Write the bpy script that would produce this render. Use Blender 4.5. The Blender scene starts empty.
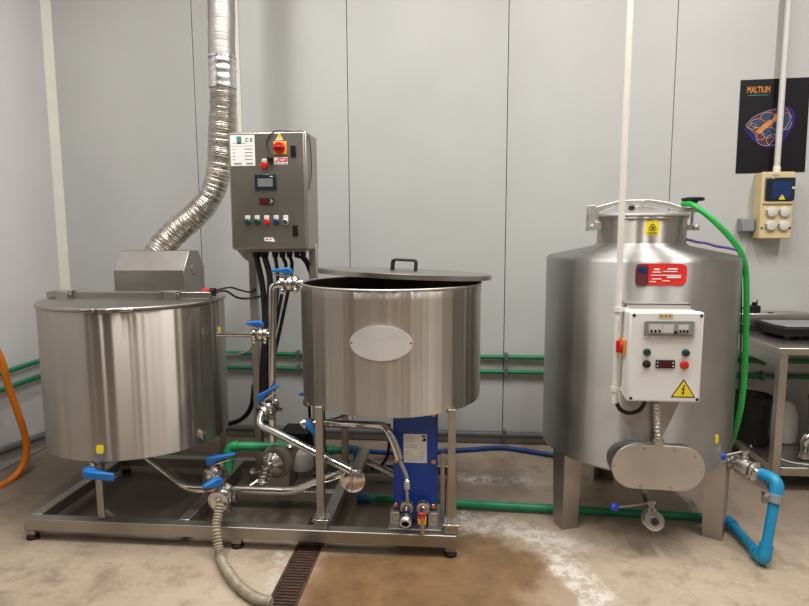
import bpy, bmesh, math, random
from mathutils import Vector, Matrix, Euler
random.seed(7)
SC = bpy.context.scene
COL = SC.collection
PI = math.pi

# ------------------------------------------------------------------ materials
def new_mat(name):
    m = bpy.data.materials.new(name); m.use_nodes = True
    nt = m.node_tree
    return m, nt, nt.nodes['Principled BSDF'], nt.nodes, nt.links

def ramp(nodes, stops):
    r = nodes.new('ShaderNodeValToRGB')
    el = r.color_ramp.elements
    while len(el) < len(stops): el.new(0.5)
    for e, (p, c) in zip(el, stops):
        e.position = p; e.color = (c[0], c[1], c[2], 1) if not isinstance(c, (int, float)) else (c, c, c, 1)
    return r

def simple(name, col, rough=0.5, metal=0.0, var=0.12, scale=30.0, bump=0.0, coat=0.0, spec=0.5):
    m, nt, b, N, L = new_mat(name)
    tc = N.new('ShaderNodeTexCoord'); nz = N.new('ShaderNodeTexNoise')
    nz.inputs['Scale'].default_value = scale; nz.inputs['Detail'].default_value = 4
    L.new(tc.outputs['Object'], nz.inputs['Vector'])
    r = ramp(N, [(0.3, [c*(1-var) for c in col]), (0.7, [min(1, c*(1+var)) for c in col])])
    L.new(nz.outputs['Fac'], r.inputs['Fac']); L.new(r.outputs['Color'], b.inputs['Base Color'])
    b.inputs['Roughness'].default_value = rough; b.inputs['Metallic'].default_value = metal
    b.inputs['Coat Weight'].default_value = coat
    b.inputs['Specular IOR Level'].default_value = spec
    if bump:
        bp = N.new('ShaderNodeBump'); bp.inputs['Strength'].default_value = bump; bp.inputs['Distance'].default_value = 0.004
        L.new(nz.outputs['Fac'], bp.inputs['Height']); L.new(bp.outputs['Normal'], b.inputs['Normal'])
    return m

def steel(name, col, rough, rvar=0.08, grain=(2, 2, 260), gb=0.05, blot=0.15, wave=0.0, aniso=0.0, wscale=6.0):
    """stainless sheet: fine grain stretched across, blotchy wear, slow waviness of the sheet"""
    m, nt, b, N, L = new_mat(name)
    tc = N.new('ShaderNodeTexCoord')
    mp = N.new('ShaderNodeMapping'); mp.inputs['Scale'].default_value = grain
    g = N.new('ShaderNodeTexNoise'); g.inputs['Scale'].default_value = 1.0; g.inputs['Detail'].default_value = 5
    L.new(tc.outputs['Object'], mp.inputs['Vector']); L.new(mp.outputs['Vector'], g.inputs['Vector'])
    bl = N.new('ShaderNodeTexNoise'); bl.inputs['Scale'].default_value = 5.0; bl.inputs['Detail'].default_value = 6
    L.new(tc.outputs['Object'], bl.inputs['Vector'])
    r = ramp(N, [(0.25, [c*(1-blot) for c in col]), (0.75, [min(1, c*(1+blot)) for c in col])])
    L.new(bl.outputs['Fac'], r.inputs['Fac']); L.new(r.outputs['Color'], b.inputs['Base Color'])
    mr = N.new('ShaderNodeMapRange'); mr.inputs['To Min'].default_value = rough-rvar; mr.inputs['To Max'].default_value = rough+rvar
    L.new(bl.outputs['Fac'], mr.inputs['Value']); L.new(mr.outputs['Result'], b.inputs['Roughness'])
    b.inputs['Metallic'].default_value = 1.0
    bp = N.new('ShaderNodeBump'); bp.inputs['Strength'].default_value = gb; bp.inputs['Distance'].default_value = 0.002
    L.new(g.outputs['Fac'], bp.inputs['Height'])
    last = bp if gb else None
    if wave:
        mw = N.new('ShaderNodeMapping'); mw.inputs['Scale'].default_value = (wscale, wscale, 0.12)
        w = N.new('ShaderNodeTexNoise'); w.inputs['Scale'].default_value = 1.0; w.inputs['Detail'].default_value = 2.5
        L.new(tc.outputs['Object'], mw.inputs['Vector']); L.new(mw.outputs['Vector'], w.inputs['Vector'])
        b2 = N.new('ShaderNodeBump'); b2.inputs['Strength'].default_value = 1.0; b2.inputs['Distance'].default_value = wave
        L.new(w.outputs['Fac'], b2.inputs['Height']); L.new(bp.outputs['Normal'], b2.inputs['Normal']); last = b2
    if last: L.new(last.outputs['Normal'], b.inputs['Normal'])
    if aniso:
        b.inputs['Anisotropic'].default_value = aniso; b.inputs['Anisotropic Rotation'].default_value = .25
        tg = N.new('ShaderNodeTangent'); tg.direction_type = 'RADIAL'; tg.axis = 'Z'
        L.new(tg.outputs['Tangent'], b.inputs['Tangent'])
    return m

M = {}
M['kettle'] = steel('rolled_stainless', (.50, .465, .42), .42, .03, aniso=1.0, gb=0, blot=.05)
M['lidsteel'] = steel('lid_stainless', (.38, .36, .335), .36, .06, gb=.03, blot=.1)
M['satin'] = steel('satin_stainless', (.45, .44, .43), .48, .04, aniso=.9, blot=.12, gb=0)
M['plate'] = steel('plate_stainless', (.55, .53, .50), .48, .08, blot=.16, gb=.04)
M['frame'] = steel('frame_stainless', (.40, .375, .345), .42, .10, blot=.22, gb=.05)
M['cabinet'] = steel('cabinet_stainless', (.40, .375, .335), .38, .05, grain=(3, 3, 300), blot=.07, gb=.05)
M['pipe'] = steel('polished_pipe_stainless', (.66, .64, .61), .17, .05, blot=.10, gb=.01)
M['fitting'] = steel('cast_fitting_stainless', (.62, .60, .57), .22, .08, blot=.2, gb=.02)
M['bench'] = steel('bench_stainless', (.50, .47, .43), .36, .07, blot=.13, gb=.05)
M['badge'] = simple('brushed_badge_metal', (.66, .64, .62), .5, .35, .05, 12, .03)
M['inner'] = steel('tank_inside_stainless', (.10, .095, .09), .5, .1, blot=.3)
M['duct'] = steel('aluminium_foil', (.62, .585, .53), .34, .10, grain=(16, 16, 60), gb=.5, blot=.25)
M['duct_smooth'] = steel('smooth_aluminium_foil', (.46, .45, .43), .50, .10, grain=(8, 8, 30), gb=.3, blot=.15)
M['tape'] = steel('foil_tape', (.70, .69, .68), .30, .08, grain=(30, 30, 40), gb=.55, blot=.1)
M['white_plastic'] = simple('white_enclosure_plastic', (.74, .73, .715), .42, 0, .03, 8)
M['pvc'] = simple('cream_conduit_plastic', (.72, .69, .63), .45, 0, .05, 10)
M['beige'] = simple('beige_plastic', (.60, .47, .26), .5, 0, .05, 8)
M['grey_plastic'] = simple('grey_plastic', (.23, .24, .25), .5, 0, .08, 10)
M['socket_grey'] = simple('pale_grey_plastic', (.55, .54, .51), .5, 0, .05, 10)
M['black'] = simple('black_plastic', (.008, .008, .009), .45, 0, .2, 20, spec=.3)
M['rubber'] = simple('black_rubber', (.010, .010, .010), .6, 0, .25, 25, spec=.3)
M['cable'] = simple('black_cable_sheath', (.016, .016, .017), .5, 0, .2, 25, spec=.3)
M['grey_cable'] = simple('grey_cable_sheath', (.30, .30, .30), .5, 0, .1, 25)
M['blue_handle'] = simple('blue_handle_plastic', (.006, .14, .47), .42, 0, .12, 20)
M['blue_ball'] = simple('blue_knob_plastic', (.015, .06, .55), .35, 0, .08, 20)
M['blue_paint'] = simple('blue_exchanger_paint', (.003, .052, .36), .38, 0, .10, 9, .02)
M['blue_pvc'] = simple('light_blue_pressure_pipe', (.008, .25, .47), .42, 0, .10, 12)
M['teal_pvc'] = simple('dark_blue_coupling_plastic', (.012, .12, .23), .45, 0, .12, 12)
M['blue_hose'] = simple('blue_hose_rubber', (.005, .05, .25), .5, 0, .15, 14)
M['green_pipe'] = simple('green_pipe_plastic', (.004, .17, .065), .45, 0, .12, 12)
M['green_floor'] = simple('green_floor_pipe_plastic', (.008, .24, .12), .45, 0, .12, 12)
M['green_hose'] = simple('bright_green_hose', (.012, .32, .05), .4, 0, .12, 12)
M['green_fit'] = simple('green_fitting_plastic', (.01, .30, .11), .42, 0, .12, 12)
M['orange_hose'] = simple('orange_hose_rubber', (.62, .165, .004), .45, 0, .1, 10)
M['purple'] = simple('purple_cable_sheath', (.10, .045, .25), .5, 0, .1, 20)
M['conduit'] = simple('dark_grey_conduit', (.10, .105, .11), .5, 0, .12, 10)
M['red'] = simple('red_plastic', (.55, .016, .014), .35, 0, .08, 20)
M['red_label'] = simple('red_printed_label', (.72, .03, .022), .4, 0, .1, 14)
M['dark_label'] = simple('dark_printed_label', (.12, .025, .035), .4, 0, .3, 30)
M['yellow'] = simple('yellow_sticker', (.85, .66, .02), .45, 0, .05, 20)
M['orange_plastic'] = simple('orange_switch_plastic', (.85, .38, .01), .4, 0, .05, 20)
M['green_btn'] = simple('green_button_plastic', (.004, .045, .035), .3, 0, .1, 20)
M['blue_btn'] = simple('blue_button_plastic', (.01, .03, .10), .3, 0, .1, 20)
M['paper'] = simple('white_paper_label', (.80, .80, .79), .5, 0, .03, 10)
M['ink'] = simple('dark_print', (.02, .02, .022), .6, 0, .1, 30, spec=.25)
M['ink_grey'] = simple('grey_print', (.28, .28, .29), .6, 0, .1, 30)
M['white_ink'] = simple('white_print', (.82, .78, .76), .6, 0, .05, 30)
M['screen'] = simple('grey_display', (.17, .18, .17), .15, 0, .05, 10)
M['dark_glass'] = simple('smoked_cover_plastic', (.012, .022, .030), .2, 0, .1, 10)
M['red_display'] = simple('dark_red_display', (.10, .006, .006), .12, 0, .2, 60)
M['copper'] = steel('copper_bolt', (.55, .27, .14), .35, .08)
M['rust'] = simple('rusty_grate_iron', (.085, .04, .024), .75, .3, .45, 25, .4)
M['rust_dark'] = simple('dark_drain_void', (.012, .008, .006), .9, 0, .3, 25)
M['motor'] = simple('grey_motor_paint', (.22, .20, .17), .42, .5, .12, 12, .02)
M['white_tub'] = simple('white_pump_cover_plastic', (.66, .66, .63), .45, 0, .04, 10)
M['poster'] = simple('black_poster_print', (.007, .0065, .009), .45, 0, .2, 6, spec=.3)
M['poster_orange'] = simple('orange_poster_print', (.55, .20, .04), .4, 0, .25, 25)
M['poster_violet'] = simple('violet_poster_print', (.018, .010, .13), .4, 0, .3, 9)
M['poster_brown'] = simple('brown_poster_print', (.11, .03, .018), .4, 0, .4, 14)
M['poster_blue'] = simple('dull_blue_poster_print', (.03, .05, .10), .4, 0, .4, 14)
M['poster_line'] = simple('pale_line_poster_print', (.55, .42, .42), .4, 0, .3, 25)
M['poster_teal'] = simple('teal_poster_print', (.05, .30, .26), .4, 0, .2, 20)

def clear_plastic():
    m, nt, b, N, L = new_mat('clear_cover_plastic')
    b.inputs['Base Color'].default_value = (.85, .85, .84, 1); b.inputs['Roughness'].default_value = .12
    b.inputs['Transmission Weight'].default_value = .75; b.inputs['IOR'].default_value = 1.2
    return m
M['clear'] = clear_plastic()

def hose_mat():
    m, nt, b, N, L = new_mat('translucent_spiral_hose')
    tc = N.new('ShaderNodeTexCoord'); nz = N.new('ShaderNodeTexNoise'); nz.inputs['Scale'].default_value = 30
    L.new(tc.outputs['Object'], nz.inputs['Vector'])
    r = ramp(N, [(.3, (.24, .20, .14)), (.7, (.38, .33, .25))])
    L.new(nz.outputs['Fac'], r.inputs['Fac']); L.new(r.outputs['Color'], b.inputs['Base Color'])
    b.inputs['Roughness'].default_value = .35; b.inputs['Subsurface Weight'].default_value = .1
    b.inputs['Subsurface Radius'].default_value = (.01, .01, .008)
    return m
M['spiral'] = hose_mat()

def wall_mat(name, base, axis, rib=True):
    m, nt, b, N, L = new_mat(name)
    tc = N.new('ShaderNodeTexCoord')
    nz = N.new('ShaderNodeTexNoise'); nz.inputs['Scale'].default_value = 1.7; nz.inputs['Detail'].default_value = 5
    L.new(tc.outputs['Object'], nz.inputs['Vector'])
    r = ramp(N, [(.3, [c*.955 for c in base]), (.7, [min(1, c*1.03) for c in base])])
    L.new(nz.outputs['Fac'], r.inputs['Fac'])
    # sparse specks of dirt
    v = N.new('ShaderNodeTexNoise'); v.inputs['Scale'].default_value = 26; v.inputs['Detail'].default_value = 2
    L.new(tc.outputs['Object'], v.inputs['Vector'])
    r2 = ramp(N, [(.21, (.55, .52, .48)), (.235, (1, 1, 1))])
    L.new(v.outputs['Fac'], r2.inputs['Fac'])
    mx = N.new('ShaderNodeMix'); mx.data_type = 'RGBA'; mx.blend_type = 'MULTIPLY'; mx.inputs['Factor'].default_value = .8
    L.new(r.outputs['Color'], mx.inputs[6]); L.new(r2.outputs['Color'], mx.inputs[7])
    L.new(mx.outputs[2], b.inputs['Base Color'])
    b.inputs['Roughness'].default_value = .42
    if rib:
        sep = N.new('ShaderNodeSeparateXYZ'); L.new(tc.outputs['Object'], sep.inputs['Vector'])
        mu = N.new('ShaderNodeMath'); mu.operation = 'MULTIPLY'; mu.inputs[1].default_value = 2*PI/.0357
        L.new(sep.outputs[axis], mu.inputs[0])
        si = N.new('ShaderNodeMath'); si.operation = 'SINE'; L.new(mu.outputs[0], si.inputs[0])
        pw = N.new('ShaderNodeMath'); pw.operation = 'GREATER_THAN'; pw.inputs[1].default_value = .93; L.new(si.outputs[0], pw.inputs[0])
        bp = N.new('ShaderNodeBump'); bp.inputs['Strength'].default_value = .12; bp.inputs['Distance'].default_value = .0015
        L.new(pw.outputs[0], bp.inputs['Height']); L.new(bp.outputs['Normal'], b.inputs['Normal'])
    return m
M['wall'] = wall_mat('panel_wall_coating', (.46, .466, .455), 0)
M['wall_l'] = wall_mat('side_panel_wall_coating', (.60, .59, .595), 1, False)
M['wall_r'] = simple('right_wall_coating', (.40, .38, .36), .6, 0, .05, 2)
M['seam'] = simple('panel_joint_shadow_gap', (.03, .05, .05), .8)
M['trim'] = simple('cream_corner_trim', (.66, .65, .58), .5, 0, .04, 6)
M['ceiling'] = simple('ceiling_panel_coating', (.42, .41, .39), .6, 0, .03, 3)
M['front_wall'] = simple('far_wall_coating', (.34, .30, .26), .7, 0, .05, 2)
M['added_door_dark'] = simple('added_door_paint', (.05, .045, .04), .5, 0, .2, 3)  # coating of the added doors reflected in the steel
M['shelf_dark'] = simple('brown_crate_paint', (.10, .075, .05), .7, 0, .4, 4)

def floor_mat():
    m, nt, b, N, L = new_mat('stained_concrete_floor')
    tc = N.new('ShaderNodeTexCoord'); OB = tc.outputs['Object']
    def noise(scale, detail=6, rough=.6, off=0.0, vec=None, dist=0.0):
        mp = N.new('ShaderNodeMapping'); mp.inputs['Location'].default_value = (off, off*.7, 0)
        L.new(vec or OB, mp.inputs['Vector'])
        n = N.new('ShaderNodeTexNoise'); n.inputs['Scale'].default_value = scale; n.inputs['Detail'].default_value = detail
        n.inputs['Roughness'].default_value = rough; n.inputs['Distortion'].default_value = dist
        L.new(mp.outputs['Vector'], n.inputs['Vector']); return n.outputs['Fac']
    def math_(op, a, c=None, clamp=False):
        n = N.new('ShaderNodeMath'); n.operation = op; n.use_clamp = clamp
        for i, v in enumerate([a, c]):
            if v is None: continue
            if isinstance(v, (int, float)): n.inputs[i].default_value = v
            else: L.new(v, n.inputs[i])
        return n.outputs[0]
    def smooth(v, a, c):
        n = N.new('ShaderNodeMapRange'); n.interpolation_type = 'SMOOTHSTEP'
        L.new(v, n.inputs['Value']); n.inputs['From Min'].default_value = a; n.inputs['From Max'].default_value = c
        return n.outputs['Result']
    def mix(f, a, c):
        n = N.new('ShaderNodeMix'); n.data_type = 'RGBA'
        if isinstance(f, (int, float)): n.inputs['Factor'].default_value = f
        else: L.new(f, n.inputs['Factor'])
        for i, v in ((6, a), (7, c)):
            if isinstance(v, tuple): n.inputs[i].default_value = (*v, 1)
            else: L.new(v, n.inputs[i])
        return n.outputs[2]
    # warped position for ragged stain borders
    wn = N.new('ShaderNodeTexNoise'); wn.inputs['Scale'].default_value = 2.2; wn.inputs['Detail'].default_value = 7; wn.inputs['Roughness'].default_value = .65
    L.new(OB, wn.inputs['Vector'])
    sub = N.new('ShaderNodeVectorMath'); sub.operation = 'SUBTRACT'; L.new(wn.outputs['Color'], sub.inputs[0]); sub.inputs[1].default_value = (.5, .5, .5)
    sc = N.new('ShaderNodeVectorMath'); sc.operation = 'SCALE'; L.new(sub.outputs[0], sc.inputs[0]); sc.inputs['Scale'].default_value = .42
    ad = N.new('ShaderNodeVectorMath'); ad.operation = 'ADD'; L.new(OB, ad.inputs[0]); L.new(sc.outputs[0], ad.inputs[1])
    WP = ad.outputs[0]
    def blob(cx, cy, rx, ry, rot=0.0, soft=.35):
        mp = N.new('ShaderNodeMapping'); mp.vector_type = 'TEXTURE'
        mp.inputs['Location'].default_value = (cx, cy, 0); mp.inputs['Rotation'].default_value = (0, 0, rot); mp.inputs['Scale'].default_value = (rx, ry, 1)
        L.new(WP, mp.inputs['Vector'])
        s = N.new('ShaderNodeSeparateXYZ'); L.new(mp.outputs['Vector'], s.inputs[0])
        c = N.new('ShaderNodeCombineXYZ'); L.new(s.outputs[0], c.inputs[0]); L.new(s.outputs[1], c.inputs[1])
        ln = N.new('ShaderNodeVectorMath'); ln.operation = 'LENGTH'; L.new(c.outputs[0], ln.inputs[0])
        return math_('SUBTRACT', 1.0, smooth(ln.outputs['Value'], 1-soft, 1+soft))
    n1 = noise(1.6, 8, .62); n2 = noise(7, 8, .7, 3.0); n3 = noise(40, 4, .6, 5.0)
    r = ramp(N, [(.25, (.30, .23, .165)), (.5, (.42, .33, .245)), (.75, (.52, .425, .325))])
    L.new(n1, r.inputs['Fac']); col = r.outputs['Color']
    col = mix(math_('MULTIPLY', smooth(n2, .48, .66), .6), col, (.235, .175, .12))
    col = mix(math_('MULTIPLY', smooth(n3, .52, .66), .4), col, (.50, .43, .35))
    # scuffed dark patches left
    col = mix(math_('MULTIPLY', math_('MULTIPLY', blob(-1.75, 2.25, .38, .16, .2), smooth(n2, .40, .62)), .45), col, (.20, .14, .105))
    # grey grime under the machines, darkened further to paint their shade in
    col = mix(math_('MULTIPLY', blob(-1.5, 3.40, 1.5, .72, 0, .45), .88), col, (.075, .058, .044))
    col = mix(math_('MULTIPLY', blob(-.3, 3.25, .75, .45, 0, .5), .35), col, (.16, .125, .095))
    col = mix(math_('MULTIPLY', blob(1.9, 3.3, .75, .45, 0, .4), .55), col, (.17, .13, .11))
    # brown wet stain in front of the heat exchanger
    wet = blob(-.18, 2.32, .50, .42, .0, .22)
    wet2 = math_('MAXIMUM', wet, blob(.22, 2.55, .26, .17, -.5, .25))
    rb = ramp(N, [(.3, (.10, .052, .020)), (.55, (.19, .105, .042)), (.8, (.30, .18, .085))])
    L.new(noise(5.0, 9, .72, 9.0), rb.inputs['Fac'])
    wet2 = math_('MAXIMUM', wet2, blob(.10, 2.74, .13, .13, 0, .25))
    col = mix(math_('MULTIPLY', wet2, .94), col, rb.outputs['Color'])
    rim = math_('SUBTRACT', blob(.16, 2.55, .44, .36, -.3, .25), wet2, True)
    col = mix(math_('MULTIPLY', rim, .45), col, (.30, .20, .12))
    # white limescale run and crust
    flake = smooth(noise(16, 8, .75, 2.0), .44, .56)
    l1 = math_('MAXIMUM', blob(.545, 2.46, .072, .38, .30, .45), blob(.38, 2.84, .25, .075, -.28, .55))
    l1 = math_('MAXIMUM', l1, math_('MULTIPLY', blob(.08, 2.92, .28, .10, .05, .5), .9))
    col = mix(math_('MULTIPLY', math_('MULTIPLY', l1, math_('ADD', math_('MULTIPLY', flake, .75), .25, True)), .92), col, (.64, .60, .54))
    l2 = math_('MAXIMUM', blob(.27, 3.52, .22, .07, -.12, .5), blob(.02, 3.05, .12, .06, 0, .5))
    col = mix(math_('MULTIPLY', math_('MULTIPLY', l2, flake), .85), col, (.58, .56, .52))
    l3 = blob(-.80, 2.42, .035, .5, .0, .6)
    col = mix(math_('MULTIPLY', math_('MULTIPLY', l3, flake), .6), col, (.58, .55, .50))
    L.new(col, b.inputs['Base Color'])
    ro = N.new('ShaderNodeMapRange'); L.new(wet2, ro.inputs['Value']); ro.inputs['To Min'].default_value = .55; ro.inputs['To Max'].default_value = .30
    L.new(ro.outputs['Result'], b.inputs['Roughness'])
    bp = N.new('ShaderNodeBump'); bp.inputs['Strength'].default_value = .6; bp.inputs['Distance'].default_value = .004
    L.new(n2, bp.inputs['Height'])
    bp2 = N.new('ShaderNodeBump'); bp2.inputs['Strength'].default_value = .5; bp2.inputs['Distance'].default_value = .002
    L.new(n3, bp2.inputs['Height']); L.new(bp.outputs['Normal'], bp2.inputs['Normal'])
    L.new(bp2.outputs['Normal'], b.inputs['Normal'])
    return m
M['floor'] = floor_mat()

# ------------------------------------------------------------------ mesh helpers
def V(*a): return Vector(a[0]) if len(a) == 1 else Vector(a)

def frame_from(axis, ref=None):
    z = Vector(axis).normalized()
    ref = Vector(ref) if ref is not None else (Vector((0, 0, 1)) if abs(z.z) < .9 else Vector((0, 1, 0)))
    x = ref.cross(z)
    if x.length < 1e-6: x = Vector((1, 0, 0)).cross(z)
    x.normalize(); y = z.cross(x)
    return Matrix((x, y, z)).transposed()

def catmull(pts, n=8):
    pts = [Vector(p) for p in pts]
    if len(pts) < 3: return pts
    out = []
    P = [pts[0]*2-pts[1]] + pts + [pts[-1]*2-pts[-2]]
    for i in range(1, len(P)-2):
        a, b, c, d = P[i-1], P[i], P[i+1], P[i+2]
        for k in range(n):
            t = k/n
            out.append(.5*((2*b)+(c-a)*t+(2*a-5*b+4*c-d)*t*t+(3*b-a-3*c+d)*t*t*t))
    out.append(pts[-1]); return out

def rounded(pts, r=.05, n=6):
    """polyline with filleted corners: bent pipe"""
    pts = [Vector(p) for p in pts]; out = [pts[0]]
    for i in range(1, len(pts)-1):
        a, b, c = pts[i-1], pts[i], pts[i+1]
        u = (a-b); w = (c-b); lu, lw = u.length, w.length
        d = min(r, lu*.48, lw*.48); u.normalize(); w.normalize()
        p0, p1 = b+u*d, b+w*d
        for k in range(n+1):
            t = k/n; out.append((1-t)**2*p0+2*t*(1-t)*b+t*t*p1)
    out.append(pts[-1]); return out

def resample(pts, step):
    out = [pts[0]]; need = step
    for a, b in zip(pts, pts[1:]):
        L = (b-a).length; t = 0.0
        while L-t >= need:
            t += need; out.append(a.lerp(b, t/L)); need = step
        need -= (L-t)
    if (out[-1]-pts[-1]).length > step*.2: out.append(pts[-1])
    return out

def sheet_wave(seed, amp, lo=5, hi=90, n=44):
    r = random.Random(seed)
    comp = []
    for _ in range(n):
        f = r.randint(lo, hi); comp.append((f, r.uniform(0, 2*PI), amp*r.uniform(.4, 1)/f))
    return lambda a: sum(c*math.sin(f*a+p) for f, p, c in comp)

class MB:
    def __init__(s): s.bm = bmesh.new()
    def box(s, x0, x1, y0, y1, z0, z1, mat=None, mi=0):
        co = [(x, y, z) for z in (z0, z1) for y in (y0, y1) for x in (x0, x1)]
        vs = [s.bm.verts.new((mat @ Vector(c)) if mat else c) for c in co]
        for f in ((0, 2, 3, 1), (4, 5, 7, 6), (0, 1, 5, 4), (2, 6, 7, 3), (0, 4, 6, 2), (1, 3, 7, 5)):
            s.bm.faces.new([vs[i] for i in f]).material_index = mi
        return s
    def prism(s, poly, h, mat=None, z0=0.0):
        """polygon in local XY pulled from z0 to z0+h, placed by mat"""
        mat = mat or Matrix()
        a = [s.bm.verts.new(mat @ Vector((p[0], p[1], z0))) for p in poly]
        b = [s.bm.verts.new(mat @ Vector((p[0], p[1], z0+h))) for p in poly]
        n = len(poly)
        s.bm.faces.new(a[::-1]); s.bm.faces.new(b)
        for i in range(n): s.bm.faces.new((a[i], a[(i+1) % n], b[(i+1) % n], b[i]))
        return s
    def lathe(s, prof, origin=(0, 0, 0), axis=(0, 0, 1), seg=32, caps=True, wave=None):
        R = frame_from(axis); o = Vector(origin); rings = []
        for r, h in prof:
            if r < 1e-6: rings.append([s.bm.verts.new(o+R @ Vector((0, 0, h)))])
            else: rings.append([s.bm.verts.new(o+R @ Vector(((r+(wave(2*PI*k/seg) if wave else 0))*math.cos(2*PI*k/seg), (r+(wave(2*PI*k/seg) if wave else 0))*math.sin(2*PI*k/seg), h))) for k in range(seg)])
        for A, B in zip(rings, rings[1:]):
            for k in range(seg):
                k2 = (k+1) % seg
                if len(A) == 1 and len(B) == 1: continue
                if len(A) == 1: s.bm.faces.new((A[0], B[k2], B[k]))
                elif len(B) == 1: s.bm.faces.new((A[k], A[k2], B[0]))
                else: s.bm.faces.new((A[k], A[k2], B[k2], B[k]))
        if caps:
            if len(rings[0]) > 2: s.bm.faces.new(rings[0][::-1])
            if len(rings[-1]) > 2: s.bm.faces.new(rings[-1])
        return s
    def cyl(s, p0, p1, r, seg=20):
        p0, p1 = Vector(p0), Vector(p1)
        return s.lathe([(r, 0), (r, (p1-p0).length)], p0, p1-p0, seg)
    def tube(s, pts, r, seg=12, caps=True):
        pts = [Vector(p) for p in pts]; n = len(pts)
        rf = r if callable(r) else (lambda i, d: r)
        tang = [(pts[min(i+1, n-1)]-pts[max(i-1, 0)]).normalized() for i in range(n)]
        ref = Vector((0, 0, 1)) if abs(tang[0].z) < .9 else Vector((0, 1, 0))
        nx = (ref-tang[0]*ref.dot(tang[0])).normalized(); rings = []; d = 0
        for i in range(n):
            if i: d += (pts[i]-pts[i-1]).length
            nx = (nx-tang[i]*nx.dot(tang[i])).normalized(); ny = tang[i].cross(nx); rr = rf(i, d)
            rings.append([s.bm.verts.new(pts[i]+rr*(math.cos(2*PI*k/seg)*nx+math.sin(2*PI*k/seg)*ny)) for k in range(seg)])
        for A, B in zip(rings, rings[1:]):
            for k in range(seg): s.bm.faces.new((A[k], A[(k+1) % seg], B[(k+1) % seg], B[k]))
        if caps: s.bm.faces.new(rings[0][::-1]); s.bm.faces.new(rings[-1])
        return s
    def sphere(s, c, r, sx=1, sy=1, sz=1, seg=20):
        bmesh.ops.create_uvsphere(s.bm, u_segments=seg, v_segments=seg//2, radius=r,
                                  matrix=Matrix.Translation(Vector(c)) @ Matrix.Diagonal((sx, sy, sz, 1)))
        return s
    def patch(s, c, R, t0, z0, hw, hh, shape='rect', lift=.0012, seg=24, corner=.3):
        """thin sheet lying on an upright cylinder of radius R about c; centre at angle t0, height z0"""
        def outline(k):
            a = 2*PI*k/seg; ca, sa = math.cos(a), math.sin(a)
            if shape == 'ellipse': return ca, sa
            e = .35
            return math.copysign(abs(ca)**e, ca), math.copysign(abs(sa)**e, sa)
        rings = []
        for q in (0, .34, .67, 1):
            ring = []
            for k in range(1 if q == 0 else seg):
                u, v = (0, 0) if q == 0 else outline(k)
                t = t0+u*hw*q/R
                ring.append((t, z0+v*hh*q))
            rings.append(ring)
        def mk(rad): return [[s.bm.verts.new((c[0]+rad*math.sin(t), c[1]-rad*math.cos(t), z)) for t, z in ring] for ring in rings]
        out = mk(R+lift)
        for k in range(seg): s.bm.faces.new((out[0][0], out[1][k], out[1][(k+1) % seg]))
        for A, B in zip(out[1:], out[2:]):
            for k in range(seg): s.bm.faces.new((A[k], B[k], B[(k+1) % seg], A[(k+1) % seg]))
        edge = [s.bm.verts.new((c[0]+(R-.002)*math.sin(t), c[1]-(R-.002)*math.cos(t), z)) for t, z in rings[-1]]
        for k in range(seg): s.bm.faces.new((out[-1][k], edge[k], edge[(k+1) % seg], out[-1][(k+1) % seg]))
        return s
    def build(s, name, mat, parent=None, bevel=0.0, smooth=True, angle=35, loc=None, bseg=2):
        me = bpy.data.meshes.new(name)
        bmesh.ops.recalc_face_normals(s.bm, faces=s.bm.faces)
        if parent is not None:
            o0 = Vector(parent['_o']) 
        else:
            if loc is None:
                lo = Vector((min(v.co[i] for v in s.bm.verts) for i in range(3))); hi = Vector((max(v.co[i] for v in s.bm.verts) for i in range(3)))
                loc = ((lo.x+hi.x)/2, (lo.y+hi.y)/2, lo.z)
            o0 = Vector(loc)
        bmesh.ops.translate(s.bm, verts=s.bm.verts, vec=-o0)
        s.bm.to_mesh(me); s.bm.free()
        me.materials.append(mat)
        if smooth:
            me.polygons.foreach_set('use_smooth', [True]*len(me.polygons))
            me.set_sharp_from_angle(angle=math.radians(angle))
        ob = bpy.data.objects.new(name, me); COL.objects.link(ob)
        ob['_o'] = tuple(o0)
        if parent is not None: ob.parent = parent
        else: ob.location = o0
        if bevel:
            md = ob.modifiers.new('edge', 'BEVEL'); md.width = bevel; md.segments = bseg; md.limit_method = 'ANGLE'; md.angle_limit = math.radians(40)
        return ob

def tag(o, label, cat, group=None):
    o['label'] = label; o['category'] = cat
    if group: o['group'] = group
    return o
def thing(name, loc, label, cat, group=None):
    o = bpy.data.objects.new(name, None); COL.objects.link(o); o.location = loc; o['_o'] = tuple(loc)
    o.empty_display_size = .05
    return tag(o, label, cat, group)
def structure(o): o['kind'] = 'structure'; return o

def text(name, body, size, mat, parent, center, right=(1, 0, 0), up=(0, 0, 1), depth=.0006, sx=1.0, bold=0.0):
    cu = bpy.data.curves.new('tmp_text', 'FONT'); cu.body = body; cu.size = size; cu.extrude = depth/2
    cu.align_x = 'CENTER'; cu.align_y = 'CENTER'; cu.offset = bold; cu.resolution_u = 3
    t = bpy.data.objects.new('tmp_text', cu); COL.objects.link(t)
    bpy.context.view_layer.update()
    me = bpy.data.meshes.new_from_object(t.evaluated_get(bpy.context.evaluated_depsgraph_get()))
    bpy.data.objects.remove(t); bpy.data.curves.remove(cu)
    r = Vector(right).normalized(); u = Vector(up).normalized(); n = r.cross(u)
    Rm = Matrix((r*sx, u, n)).transposed().to_4x4(); Rm.translation = Vector(center)-Vector(parent['_o'])
    me.transform(Rm); me.materials.clear(); me.materials.append(mat); me.name = name
    o = bpy.data.objects.new(name, me); COL.objects.link(o); o.parent = parent; o['_o'] = parent['_o']
    return o

def hexbolt(parent, p, axis, r, h, mat, name='bolt', seg=6):
    return MB().lathe([(r, 0), (r, h*.8), (r*.8, h)], p, axis, seg).build(name, mat, parent, smooth=False)

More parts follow.
